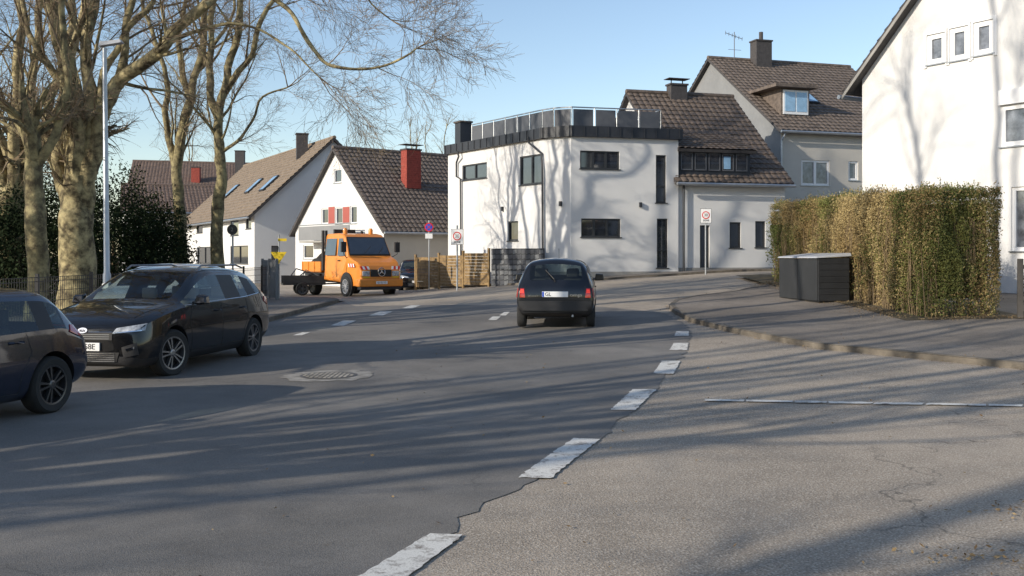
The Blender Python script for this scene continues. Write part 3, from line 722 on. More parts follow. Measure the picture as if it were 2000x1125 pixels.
def hedge(x0,x1,y0,y1,h,n,gf,label,rot=0):
    e=empty('hedge',label,'hedge',(x0,y0,H(x0,y0)+.1),rot); gx=x1-x0; gy=y1-y0
    C=[]
    faces=[('l',gy*h*1.3),('n',gx*h*2.8),('t',gx*gy*.7),('r',gy*h*.15)]
    tot=sum(a for _,a in faces)
    for nm,a in faces:
        k=int(n*a/tot); U=rng.random(k);W=rng.random(k)**.85
        if nm=='l': p=np.stack([np.zeros(k),U*gy,W*h],1); nn=np.array([-1,0,0])
        if nm=='r': p=np.stack([np.full(k,gx),U*gy,W*h],1); nn=np.array([1,0,0])
        if nm=='n': p=np.stack([U*gx,np.zeros(k),W*h],1); nn=np.array([0,-1,0])
        if nm=='t': p=np.stack([U*gx,W*gy,np.full(k,h)],1); nn=np.array([0,0,1])
        wob=np.array([noise.noise(Vector((q[0]*1.3+x0,q[1]*1.3,q[2]*.8)))*.24+noise.noise(Vector((q[0]*5+x0,q[1]*5,q[2]*2)))*.16 for q in p])
        p=p+nn*(wob+rng.normal(size=k)*.05-np.abs(rng.normal(size=k))*.08)[:,None]
        if nm!='t': p[:,2]+=np.where(W>.93,rng.random(k)*.1,0)
        keep=rng.random(k)<np.clip(.3+W*1.8,0,1) if nm!='t' else np.ones(k,bool)
        C.append(p[keep])
    C=np.concatenate(C)
    # rounded vertical corners
    cr=np.minimum(np.abs(C[:,0]),np.abs(C[:,0]-gx)); m=(C[:,1]<.25)&(cr<.2); C[m,1]+=(.2-cr[m])*.8
    sh=[]
    for i in range(900):
        bx,by=rng.uniform(0,gx),rng.uniform(0,gy); hh=rng.uniform(.04,.24); d=rng.normal(size=2)*.08
        for k in range(8): t=k/8; sh.append((bx+d[0]*t,by+d[1]*t,h+noise.noise(Vector((bx*1.3+x0,by*1.3,h)))*.2+hh*t))
    C=np.concatenate([C,np.array(sh)])
    C[:,2]+=np.array([H(x0+q[0],y0+q[1])-H(x0,y0) for q in C])
    size=rng.uniform(.012,.028,len(C))
    g=np.array([gf(q,noise.noise(Vector((q[0]*.9+5,q[1]*.5,q[2]*.7)))) for q in C]); mi=(rng.random(len(C))>g).astype(int)
    obj('foliage',leafmesh('foliage',C,size,[M['leafg'],M['leafb']],mi,rng),e)
    b=B()
    for i in range(int(gy*34)):
        y=R.uniform(.05,gy-.05); x=R.choice([.02,.08,.15,.25,.4]); z=H(x0,y0+y)-H(x0,y0)
        b.tube([(x,y,z-.1),(x-.02+R.uniform(-.08,.08),y+R.uniform(-.12,.12),z+.6),(x-.03+R.uniform(-.1,.1),y+R.uniform(-.25,.25),z+1.5),(x-.0+R.uniform(-.1,.1),y+R.uniform(-.35,.35),z+2.25)],[.013,.010,.006,.003],4)
    for i in range(50):
        x=R.uniform(.1,gx-.15); b.tube([(x,.15,-.1),(x+R.uniform(-.08,.08),.12,.5),(x+R.uniform(-.1,.1),.1,1.3),(x+R.uniform(-.12,.12),.15,2.0)],[.014,.010,.006,.003],4)
    bo(b,'stems',M['hstem'],e)
    b=B(); b.box(.3,gx-.2,.3,gy-.2,.35,h-.25)
    for k,v in enumerate(b.V): b.V[k]=(v[0],v[1],v[2]+H(x0+v[0],y0+v[1])-H(x0,y0))
    bo(b,'inner_growth',M['ground'],e)
def gf(q,nz):
    if q[1]<1.0 or (q[1]<2.0 and q[2]>1.0): return .62+nz*.9
    if q[2]>2.25: return .4+nz*1.5
    return .14+nz*.9+max(0,(q[1]-9)*.25)
hedge(8.2,9.75,19.8,33,2.5,280000,gf,'tall clipped privet hedge with brown dry side and green end',math.radians(-2.0))
def bush(name,label,blobs,n,mat='leafd',sz=(.03,.07)):
    c0=Vector(blobs[0][0]); e=empty(name,label,'bush',(c0.x,c0.y,0)); C=[]
    for c,r in blobs:
        k=n//len(blobs); d=rng.normal(size=(k,3)); d/=np.linalg.norm(d,axis=1)[:,None]; rad=rng.uniform(.55,1.05,k)
        w=np.array([1+.45*noise.noise(Vector(q*2.6)+Vector(c)) for q in d]); C.append(np.array(c)-np.array([c0.x,c0.y,0])+d*np.array(r)*(rad*w)[:,None])
    C=np.concatenate(C); C=C[C[:,2]>0]; obj('foliage',leafmesh('foliage',C,rng.uniform(*sz,len(C)),[M[mat]],np.zeros(len(C)),rng),e)
    b=B()
    for c,r in blobs: b.tube([(c[0]-c0.x,c[1]-c0.y,0),(c[0]-c0.x,c[1]-c0.y,c[2])],[.12,.05],6)
    bo(b,'stem',M['hstem'],e)
bush('evergreen_shrub','dark evergreen shrubs behind the metal fence',[((-13,27,1.5),(2,1.6,1.9)),((-15.5,29,2),(2,2,2.4)),((-18,30,2.3),(2.2,2,2.6)),((-12.3,31,1.5),(1.8,1.8,2))],60000)
bush('evergreen_shrub','dark evergreen ivy thicket between the tree trunks',[((-14,35,2.2),(2.2,1.8,2.6)),((-12,33.5,1.6),(1.2,1.4,1.9)),((-17,36,2.5),(2.4,2,3)),((-20.5,37,2.5),(2.6,2,3.2)),((-24,38,2.6),(2.8,2,3.4))],70000)
bush('green_shrub','green shrub behind the hedge by the road',[((9.9,35.0,2.1),(.8,1.0,1.3)),((11.2,36,1.9),(1.2,1.2,1.5))],14000,'leafg',(.03,.06))
L=4600; C=np.zeros((L,3)); KP=[tuple(p) for p in rk]+[(30,9)]
for i in range(L):
    t=rng.random()
    if t<.62:
        x=8.05-abs(rng.normal())*.35; y=rng.uniform(19.9,33); x+=(y-20)*.03
    elif t<.78:
        x=rng.uniform(8,10); y=19.7-abs(rng.normal())*.3
    elif t<.84:
        cx_,cy_=((3.4,6.6),(2.6,5.6),(4.6,7.4))[rng.integers(0,3)]; x=rng.normal()*.25+cx_;y=rng.normal()*.12+cy_
    elif t<.91:
        k=rng.integers(1,len(rk)-5); s=rng.random(); x=rk[k][0]*(1-s)+rk[k+1][0]*s-.06+rng.normal()*.08; y=rk[k][1]*(1-s)+rk[k+1][1]*s-.1+rng.normal()*.08
    else: x=rng.uniform(-2,10); y=rng.uniform(3,18)
    on=inside((x,y),KP); C[i]=(x,y,H(x,y)+(.118 if on else .014)+rng.random()*.008)
sz=rng.uniform(.008,.022,L); me=leafmesh('leaf_litter',C,sz,[M['litter']],np.zeros(L),rng,.25)
obj('leaf_litter',me,kind='stuff',label='dry fallen leaves and needles scattered on the asphalt',cat='leaf litter')
# ---------------- trees
def smoothline(pts,n=5):
    out=[]; P=[pts[0]]+pts+[pts[-1]]
    for i in range(1,len(P)-2):
        for k in range(n):
            t=k/n; a,b,c,d=P[i-1],P[i],P[i+1],P[i+2]
            out.append(.5*((2*b)+(c-a)*t+(2*a-5*b+4*c-d)*t*t+(3*b-a-3*c+d)*t**3))
    out.append(pts[-1]); return out
def rv(r): return Vector((r.gauss(0,1),r.gauss(0,1),r.gauss(0,1)))
LV={1:(1.6,3.6,.11),2:(.8,1.7,.14),3:(.45,1.0,.17),4:(.25,.6,.2)}
def branch(r,T,C,p,d,ln,rad,lv,mx,droop,dens):
    ns=4 if lv>2 else 6; seg=ln/ns; pts=[p.copy()]; rs=[rad]; ds=[d.copy()]
    wob=LV[lv][2]
    for k in range(ns):
        d=(d+rv(r)*wob+Vector((0,0,.06 if lv<2 else -droop))).normalized(); p=p+d*seg; pts.append(p); rs.append(max(.003,rad*(1-.8*(k+1)/ns))); ds.append(d.copy())
    tgt=T if rad>.045 else C
    tgt.tube(pts,rs,6 if rad>.045 else (4 if lv<3 else 3),cap=False)
    if lv<mx:
        cnt={1:6,2:5,3:4}[lv]*dens; cnt=int(cnt+r.random())
        for _ in range(cnt):
            t=r.uniform(.2,1)*ns; i=min(ns-1,int(t)); q=pts[i].lerp(pts[i+1],t-i)
            dd=ds[i]; ax=dd.cross(rv(r)); 
            if ax.length<1e-4: continue
            nd=(Matrix.Rotation(r.uniform(.4,.9),3,ax.normalized())@dd)
            a,b_,_w=LV[lv+1]; branch(r,T,C,q,nd,r.uniform(a,b_)*(1.15-.5*t/ns),max(.0035,rs[i]*.5),lv+1,mx,droop,dens)
def tree(name,label,base,guides,seed,mx=4,droop=.04,dens=1.0,per=1.25,start=.35,grp='trees along the road',bm='bark'):
    r=random.Random(seed); T=B();C=B(); base=Vector(base)
    for gd in guides:
        g,r0,r1=gd[:3]; sc_=gd[3] if len(gd)>3 else 1
        pts=smoothline([Vector(p)-base for p in g],6); n=len(pts)
        pts=[p+Vector((noise.noise(p*1.1),noise.noise(p*1.1+Vector((7,0,0))),0))*.2*(0 if i==0 else 1) for i,p in enumerate(pts)]
        rs=[r0+(r1-r0)*(i/(n-1))**.8 for i in range(n)]
        rs=[q*(1+.16*noise.noise(Vector((i*.8,seed,r0*9)))) for i,q in enumerate(rs)]
        if pts[0].z<.3: rs[0]*=1.35; rs[1]*=1.12
        T.tube(pts,rs,12,cap=True)
        tot=sum((pts[i+1]-pts[i]).length for i in range(n-1))
        for _ in range(int(tot*per)):
            t=r.uniform(start if pts[0].z<.6 else .1,1)*(n-1); i=min(n-2,int(t)); q=pts[i].lerp(pts[i+1],t-i); dd=(pts[i+1]-pts[i]).normalized()
            if q.z<2.6: continue
            ax=dd.cross(rv(r)).normalized(); nd=Matrix.Rotation(r.uniform(.45,1.0),3,ax)@dd; nd.z+=.15; nd.normalize()
            branch(r,T,C,q,nd,r.uniform(*LV[1][:2])*(1.1-.3*t/n)*sc_,min(.05,rs[i]*.4),1,mx,droop,dens)
        dd=(pts[-1]-pts[-2]).normalized()
        for _ in range(3): branch(r,T,C,pts[-1],(dd+rv(r)*.3).normalized(),r.uniform(1.3,2.4)*sc_,rs[-1]*.9,1,mx,droop,dens)
    e=empty(name,label,'tree',base,group=grp)
    bo(T,'trunk',M[bm],e,smooth=True); bo(C,'crown',M['twig'],e); return e
b0=PX(150,545,24); b0.z=0
def g(d,*pp): return [PX(a,b_,d+(q if q else 0)) for a,b_,q in [(p+(0,))[:3] for p in pp]]
trunk=[Vector((b0.x,24,-.1)),PX(150,450,24),PX(150,390,24),PX(153,345,24)]
tree('plane_tree','huge multi-stemmed bare tree with spreading limbs beside fence',b0,[
 (trunk,.44,.34),
 (g(24,(148,410),(156,260),(130,120),(95,-30),(80,-260),(90,-480)),.22,.07),
 (g(24,(165,400),(195,240),(235,160),(310,100,-.5),(380,25,-1),(450,-60,-1.5),(520,-140,-1.5)),.23,.08,.8),
 (g(24,(138,410),(110,310),(125,210),(105,60),(40,-120),(10,-300)),.19,.05),
 (g(24,(160,380),(182,200),(175,60),(210,-80,1),(230,-300,2),(240,-500,3)),.19,.05),
 (g(24,(235,160),(250,60),(260,-60),(300,-250),(320,-420)),.11,.04),
 (g(24,(190,250),(215,120),(280,20),(330,-100),(350,-280)),.11,.04),
 (g(24,(128,180),(60,60),(30,-80)),.1,.04),
 (g(22.5,(400,10),(470,-30),(560,15),(612,95),(640,130),(720,133),(790,112),(820,95)),.075,.018,.55),
 (g(23,(310,100),(400,60),(480,50),(560,90),(620,150)),.06,.015,.6),
 (g(24,(450,-60),(560,-70),(680,-30),(770,40)),.07,.015,.6),
 (g(24,(110,300),(60,230),(10,200),(-60,150)),.1,.04)],11,dens=1.0,per=1.0,droop=.05)
b1=PX(72,545,22); b1.z=0
tree('pollard_tree','gnarled bare tree with dark trunk behind parked car',b1,[
 ([Vector((b1.x,22,-.1)),PX(72,450,22),PX(66,370,22),PX(66,315,22)],.24,.19),
 (g(22,(66,330),(40,260),(-10,190),(-60,100)),.11,.04),(g(22,(68,330),(108,250),(135,150),(120,0),(130,-120)),.12,.05)],23,per=.6,bm='barks')
b2=PX(352,545,36); b2.z=0
tree('lime_tree','slender bare tree with upright limbs near the corner',b2,[
 ([Vector((b2.x,36,-.1)),PX(352,430,36),PX(345,330,36),PX(370,210,36),PX(395,90,36),PX(405,-60,36),PX(400,-200,36)],.27,.07),
 (g(36,(347,350),(325,250),(320,150),(290,40),(260,-80)),.15,.05),(g(36,(372,200),(350,90),(370,-30),(350,-160)),.13,.04),(g(36,(380,150),(440,60),(470,-60)),.1,.03)],31,per=.9,bm='barks')
D3=33.5
b3=PX(424,545,D3); b3.z=0
tree('lime_tree','tall slender bare tree beside the side street',b3,[
 ([Vector((b3.x,D3,-.1)),PX(424,430,D3),PX(432,330,D3),PX(430,230,D3),PX(455,110,D3),PX(475,-30,D3),PX(470,-180,D3),PX(480,-300,D3)],.25,.06),
 (g(D3,(430,240),(405,160),(410,60),(420,-80),(400,-200),(400,-320)),.15,.05),(g(D3,(440,180),(500,90),(530,0),(600,-60),(610,-200)),.12,.04),(g(D3,(432,300),(480,260),(520,190),(560,170)),.07,.025,.7)],37,per=1.0,bm='barks')
def gen(name,label,x,y,seed,ht=16,sp=4.5,k=5):
    r=random.Random(seed); b=Vector((x,y,0)); tr=[Vector((x,y,-.1)),Vector((x+.1,y,1.2)),Vector((x,y+.1,2.6)),Vector((x,y,3.4))]
    gs=[(tr,.38,.32)]
    for i in range(k):
        a=2*math.pi*(i+r.random()*.6)/k; s=sp*r.uniform(.4,1.1); c_,s_=math.cos(a)*s,math.sin(a)*s
        gs.append(([Vector((x,y,2.8)),Vector((x+c_*.3,y+s_*.3,5)),Vector((x+c_*.6,y+s_*.6,8)),Vector((x+c_*.85,y+s_*.85,ht*.75)),Vector((x+c_,y+s_,ht*r.uniform(.85,1.05)))],.18,.05))
    return tree(name,label,b,gs,seed,mx=3,per=.9,dens=.9)
t0=gen('plane_tree','bare multi-limbed tree on the pavement by the road',-13.5,1.5,51,17,4,6)
t1=gen('plane_tree','bare multi-limbed tree on the pavement by the road',-16,-9,57,17,4.5,6)
def cptree(t,x,y,rz,s=1):
    n=t.copy(); bpy.context.scene.collection.objects.link(n); n.matrix_local=Matrix.Translation((x,y,0))@Matrix.Rotation(rz,4,'Z')@Matrix.Scale(s,4)
    for c_ in t.children:
        q=c_.copy(); q.parent=n; bpy.context.scene.collection.objects.link(q)
    return n
for x,y,rz,s,t in ((-13,9.5,1.2,1.2,t1),(-14.5,29,2.6,1.1,t0),(-18,16,2.2,1.2,t0),(-26,-6,.4,1.1,t0),(-11,-7,3.1,.9,t0)):
    cptree(t,x,y,rz,s)
for x,y,rz,s,t in ((-8,98,1,.8,t0),(-60,105,2,1.0,t1),(-36,112,.3,.9,t0)):
    n=cptree(t,x,y,rz,s); n['label']='distant bare tree beyond the houses'; n['group']='distant bare trees'
# ---------------- cars
def bodymesh(st,paint,wheels,Rw,gh,ws,rg,pillars,clad=True):
    b=B(); ns=len(st); W=14
    for (x,zb,hw,zbe,hb,zw,hwn,zr,hr_,zc) in st:
        half=[(0,zb),(hw*.84,zb),(hw*.975,zb+.1),(hw,zb+(zbe-zb)*.55),(hb,zbe),(hwn,zw),(hr_,zr),(0,zc)]
        b.V+=[(x,y,z) for y,z in half]+[(x,-y,z) for y,z in half[1:7][::-1]]
    for i in range(ns-1):
        for k in range(14):
            seg=k if k<7 else 13-k; mi=0
            if seg==4 and gh[0]<=i<gh[1]: mi=2 if i in pillars else 1
            if seg==6 and (i in ws or i in rg): mi=1
            if seg<=1 and clad: mi=2
            k2=(k+1)%14
            b.F.append((i*W+k,i*W+k2,(i+1)*W+k2,(i+1)*W+k)[::-1]); b.m.append(mi)
    for i,fl in ((0,1),(ns-1,0)):
        o=i*W
        for k in range(7):
            if k==0: f=(o+0,o+1,o+13)
            elif k==6: f=(o+6,o+7,o+8)
            else: f=(o+k,o+k+1,o+13-k,o+14-k)
            b.F.append(f if fl else f[::-1]); b.m.append(2 if (k<=1 and clad) else 0)
    me=b.mesh('body',[paint,M['glass'],M['black']])
    at=me.attributes.new('crease_edge','FLOAT','EDGE'); cr=[0]*len(me.edges)
    for e in me.edges:
        a,c_=e.vertices
        if a//W!=c_//W and a%W==c_%W:
            j=a%W; j=j if j<=7 else 14-j
            if j==4: cr[e.index]=.7
            if j==5: cr[e.index]=.5
            if j==6 and gh[0]<=a//W<=gh[1]: cr[e.index]=.3
            if j==1: cr[e.index]=.6
            if j==3: cr[e.index]=.3
    at.data.foreach_set('value',cr)
    o=bpy.data.objects.new('tmp',me); bpy.context.scene.collection.objects.link(o)
    s=o.modifiers.new('s','SUBSURF'); s.levels=2; s.render_levels=2
    c2=B()
    for wx in wheels:
        for sg in (-1,1):
            T=Matrix.Translation((wx,sg*.8,Rw))@Matrix.Rotation(math.pi/2,4,'X'); c2.lathe([(Rw+.055,-.28),(Rw+.055,.28)],36,T,2)
    cm=c2.mesh('cut',[paint,M['glass'],M['black']]); co=bpy.data.objects.new('cut',cm); bpy.context.scene.collection.objects.link(co)
    m=o.modifiers.new('b','BOOLEAN'); m.operation='DIFFERENCE'; m.object=co; m.solver='EXACT'
    dg=bpy.context.evaluated_depsgraph_get(); dg.update(); ev=bpy.data.meshes.new_from_object(o.evaluated_get(dg))
    bpy.data.objects.remove(o); bpy.data.objects.remove(co); return ev
def split(ev,e,paint):
    V=[v.co.copy() for v in ev.vertices]; groups={}
    gl=[p for p in ev.polygons if p.material_index==1]
    par={}
    def fd(a):
        while par[a]!=a: par[a]=par[par[a]]; a=par[a]
        return a
    for p in gl:
        for v in p.vertices: par.setdefault(v,v)
        for v in p.vertices[1:]: par[fd(v)]=fd(p.vertices[0])
    for p in ev.polygons:
        key=('body',0) if p.material_index==0 else (('trim',0) if p.material_index==2 else ('glass',fd(p.vertices[0])))
        groups.setdefault(key,[]).append(tuple(p.vertices))
    for (nm,k),fs in groups.items():
        mp={};vv=[];ff=[]
        for f in fs:
            q=[]
            for i in f:
                if i not in mp: mp[i]=len(vv); vv.append(tuple(V[i]))
                q.append(mp[i])
            ff.append(q)
        n=nm; 
        if nm=='glass':
            c_=sum((Vector(v) for v in vv),Vector())/len(vv); n='side_window' if abs(c_.y)>.3 else ('windscreen' if c_.x>0 else 'rear_window')
        if nm=='trim': n='lower_cladding'
        me=bpy.data.meshes.new(n); me.from_pydata(vv,[],ff); me.materials.append({'body':paint,'trim':M['black'],'glass':M['glass']}[nm]); obj(n,me,e,smooth=True)
        me.set_sharp_from_angle(angle=math.radians(32))
class Car:
    def __init__(s,e,ev):
        s.e=e; s.bvh=BVHTree.FromPolygons([v.co for v in ev.vertices],[p.vertices[:] for p in ev.polygons])
    def hit(s,ax,a,b_,sg=1):
        if ax=='x': o=Vector((sg*4,a,b_)); d=Vector((-sg,0,0))
        elif ax=='y': o=Vector((a,sg*3,b_)); d=Vector((0,-sg,0))
        else: o=Vector((a,b_,4)); d=Vector((0,0,-1))
        h=s.bvh.ray_cast(o,d)
        if h[0] is None: h=s.bvh.find_nearest(o+d*2.1)
        return h[0],(-d)
    def patch(s,name,ax,q,mat,off=.008,n=8,m=4,sg=1):
        b=B()
        for i in range(n+1):
            for j in range(m+1):
                u=i/n;v=j/m; x=(q[0][0]*(1-u)+q[1][0]*u)*(1-v)+(q[3][0]*(1-u)+q[2][0]*u)*v; y=(q[0][1]*(1-u)+q[1][1]*u)*(1-v)+(q[3][1]*(1-u)+q[2][1]*u)*v
                p,d=s.hit(ax,x,y,sg); b.V.append(tuple(p+d*off))
        nb=len(b.V)
        w=m+1
        for i in range(n):
            for j in range(m): b.F.append((i*w+j,(i+1)*w+j,(i+1)*w+j+1,i*w+j+1)); b.m.append(0)
        ring=[i*w for i in range(n+1)]+[n*w+j for j in range(1,m+1)]+[i*w+m for i in range(n-1,-1,-1)]+[j for j in range(m-1,0,-1)]
        d=s.hit(ax,q[0][0],q[0][1],sg)[1]
        for i in ring: b.V.append(tuple(Vector(b.V[i])-d*(off+.02)))
        for k in range(len(ring)):
            k2=(k+1)%len(ring); b.F.append((ring[k],ring[k2],nb+k2,nb+k)); b.m.append(0)
        return bo(b,name,mat,s.e,smooth=True)
    def seam(s,ax,pts,sg=1,w=.008,mat=None):
        b=B(); P=[]
        for i in range(len(pts)-1):
            a,c_=Vector(pts[i]),Vector(pts[i+1]); k=max(1,int((c_-a).length/.06))
            for j in range(k): t=a.lerp(c_,j/k); p,d=s.hit(ax,t.x,t.y,sg); P.append(p+d*.001)
        p,d=s.hit(ax,pts[-1][0],pts[-1][1],sg); P.append(p+d*.001)
        b.tube(P,w/2,4); return bo(b,'door_seam' if ax=='y' else 'panel_seam',mat or M['ink'],s.e)
def wheel(e,x,y,Rw,w,rimmat,steer=0,spokes=5):
    sg=1 if y>0 else -1
    T=Matrix.Translation((x,y,Rw))@Matrix.Rotation(steer,4,'Z')@Matrix.Rotation(-sg*math.pi/2,4,'X')
    we=obj('wheel',None,e,T)
    b=B(); r=Rw; k=.70; prof=[(r*k,-w/2),(r*.9,-w/2-.005),(r*.975,-w/2+.02),(r,-w/2+.045),(r,w/2-.045),(r*.975,w/2-.02),(r*.9,w/2+.005),(r*k,w/2-.005),(r*k-.01,w/2-.03)]
    n=36
    for rr,h in prof:
        for j in range(n): t=2*math.pi*j/n; b.V.append((rr*math.cos(t),rr*math.sin(t),h))
    for i in range(len(prof)-1):
        for j in range(n): j2=(j+1)%n; b.F.append((i*n+j,i*n+j2,(i+1)*n+j2,(i+1)*n+j)); b.m.append(0)
    bo(b,'tyre',M['rubber'],we,smooth=True)
    b=B(); b.lathe([(r*k,-w/2+.01),(r*k-.012,w/2-.09)],36,Matrix.Identity(4),1)
    pr=[(r*k+.004,w/2-.028),(r*k+.002,w/2-.008),(r*k-.022,w/2-.012),(r*k-.026,w/2-.08)]; o=len(b.V)
    for rr,h in pr:
        for j in range(n): t=2*math.pi*j/n; b.V.append((rr*math.cos(t),rr*math.sin(t),h))
    for i in range(3):
        for j in range(n): j2=(j+1)%n; b.F.append((o+i*n+j,o+i*n+j2,o+(i+1)*n+j2,o+(i+1)*n+j)); b.m.append(0)
    b.lathe([(.055,w/2-.08),(.05,w/2-.02),(.03,w/2-.014)],18,Matrix.Identity(4),0)
    for i in range(spokes):
        Tq=Matrix.Rotation(2*math.pi*i/spokes,4,'Z')
        for dy in (-.018,.018):
            vs=[(.03,dy*.6-.013,w/2-.06),(r*k-.01,dy*2.2-.016,w/2-.06),(r*k-.01,dy*2.2+.016,w/2-.06),(.03,dy*.6+.013,w/2-.06),(.03,dy*.6-.01,w/2-.022),(r*k-.01,dy*2.2-.013,w/2-.018),(r*k-.01,dy*2.2+.013,w/2-.018),(.03,dy*.6+.01,w/2-.022)]
            b.add([Tq@Vector(v) for v in vs],[(3,2,1,0),(4,5,6,7),(0,1,5,4),(1,2,6,5),(2,3,7,6),(3,0,4,7)],0)
    bo(b,'rim',[rimmat,M['black']],we)
def seats(e,xs,ys,z,mat,hh=.62):
    for x in xs:
        for y in ys:
            b=B(); b.box(x-.1,x+.38,y-.22,y+.22,z,z+.14); b.add([(x-.12,y-.22,z+.1),(x-.02,y-.22,z+.1),(x-.02,y+.22,z+.1),(x-.12,y+.22,z+.1),(x-.3,y-.18,z+hh),(x-.22,y-.18,z+hh),(x-.22,y+.18,z+hh),(x-.3,y+.18,z+hh)],[(3,2,1,0),(4,5,6,7),(0,1,5,4),(1,2,6,5),(2,3,7,6),(3,0,4,7)])
            b.box(x-.33,x-.24,y-.12,y+.12,z+hh+.03,z+hh+.2); bo(b,'seat',mat,e,bevel=.03)
def mirror(e,x,y,z,paint):
    sg=1 if y>0 else -1; b=B(); b.add([(x+.07,y-sg*.02,z-.06),(x+.07,y+sg*.17,z-.05),(x-.05,y+sg*.19,z-.06),(x-.06,y-sg*.02,z-.07),(x+.04,y,z+.07),(x+.04,y+sg*.15,z+.06),(x-.05,y+sg*.17,z+.08),(x-.06,y,z+.09)],[(0,1,2,3),(7,6,5,4),(0,4,5,1),(1,5,6,2),(2,6,7,3),(3,7,4,0)],0)
    b.box(x-.03,x+.02,y-sg*.08,y,z-.05,z-.01,0); bo(b,'wing_mirror',paint,e,bevel=.02); 
SUV=[(2.18,.27,.66,.62,.60,.67,.48,.70,.34,.71),(2.08,.20,.82,.74,.78,.80,.64,.83,.45,.84),(1.75,.19,.89,.86,.86,.915,.72,.945,.5,.96),(1.3,.19,.90,.94,.875,.985,.76,1.01,.52,1.025),
 (1.02,.19,.90,.97,.875,1.01,.80,1.035,.70,1.05),(.65,.19,.90,.985,.87,1.20,.755,1.27,.67,1.30),(.22,.19,.90,.995,.87,1.37,.70,1.47,.61,1.505),(-.1,.19,.90,1.0,.87,1.41,.685,1.51,.59,1.545),
 (-.2,.19,.90,1.0,.87,1.415,.685,1.515,.59,1.55),(-1.0,.19,.90,1.02,.865,1.40,.67,1.50,.58,1.545),(-1.1,.19,.90,1.025,.865,1.39,.67,1.495,.575,1.54),(-1.55,.21,.90,1.06,.85,1.32,.67,1.45,.57,1.505),
 (-1.78,.24,.885,1.08,.82,1.24,.70,1.38,.57,1.44),(-2.05,.28,.86,1.02,.79,1.05,.72,1.10,.62,1.12),(-2.15,.33,.82,.88,.76,.92,.66,.94,.5,.95),(-2.18,.38,.74,.70,.70,.73,.55,.75,.4,.75)]
SUVK=dict(gh=(4,12),ws={4,5},rg={12},pillars={8,10})
TW=[(1.71,.27,.56,.52,.52,.56,.42,.59,.3,.6),(1.6,.2,.70,.66,.66,.73,.55,.76,.4,.78),(1.25,.19,.79,.81,.755,.88,.66,.92,.5,.94),(.95,.19,.80,.88,.77,.93,.70,.97,.6,1.0),(.55,.19,.81,.90,.775,1.13,.69,1.20,.60,1.24),
 (.1,.19,.815,.905,.775,1.25,.635,1.34,.52,1.395),(-.3,.19,.815,.91,.775,1.27,.62,1.36,.50,1.43),(-.4,.19,.815,.91,.775,1.27,.62,1.36,.50,1.435),(-1.1,.19,.815,.93,.77,1.25,.615,1.35,.50,1.425),(-1.2,.2,.81,.93,.765,1.24,.61,1.34,.50,1.415),
 (-1.38,.22,.80,.93,.755,1.20,.62,1.30,.53,1.37),(-1.62,.27,.785,.84,.745,.88,.69,.905,.63,.92),(-1.70,.30,.76,.76,.73,.79,.66,.81,.5,.82),(-1.725,.33,.72,.60,.70,.63,.58,.65,.4,.66)]
TWK=dict(gh=(3,10),ws={3,4},rg={10},pillars={6,8})
def scale_st(st,sx,sy,sz): return [(a[0]*sx,a[1]*sz,a[2]*sy,a[3]*sz,a[4]*sy,a[5]*sz,a[6]*sy,a[7]*sz,a[8]*sy,a[9]*sz) for a in st]
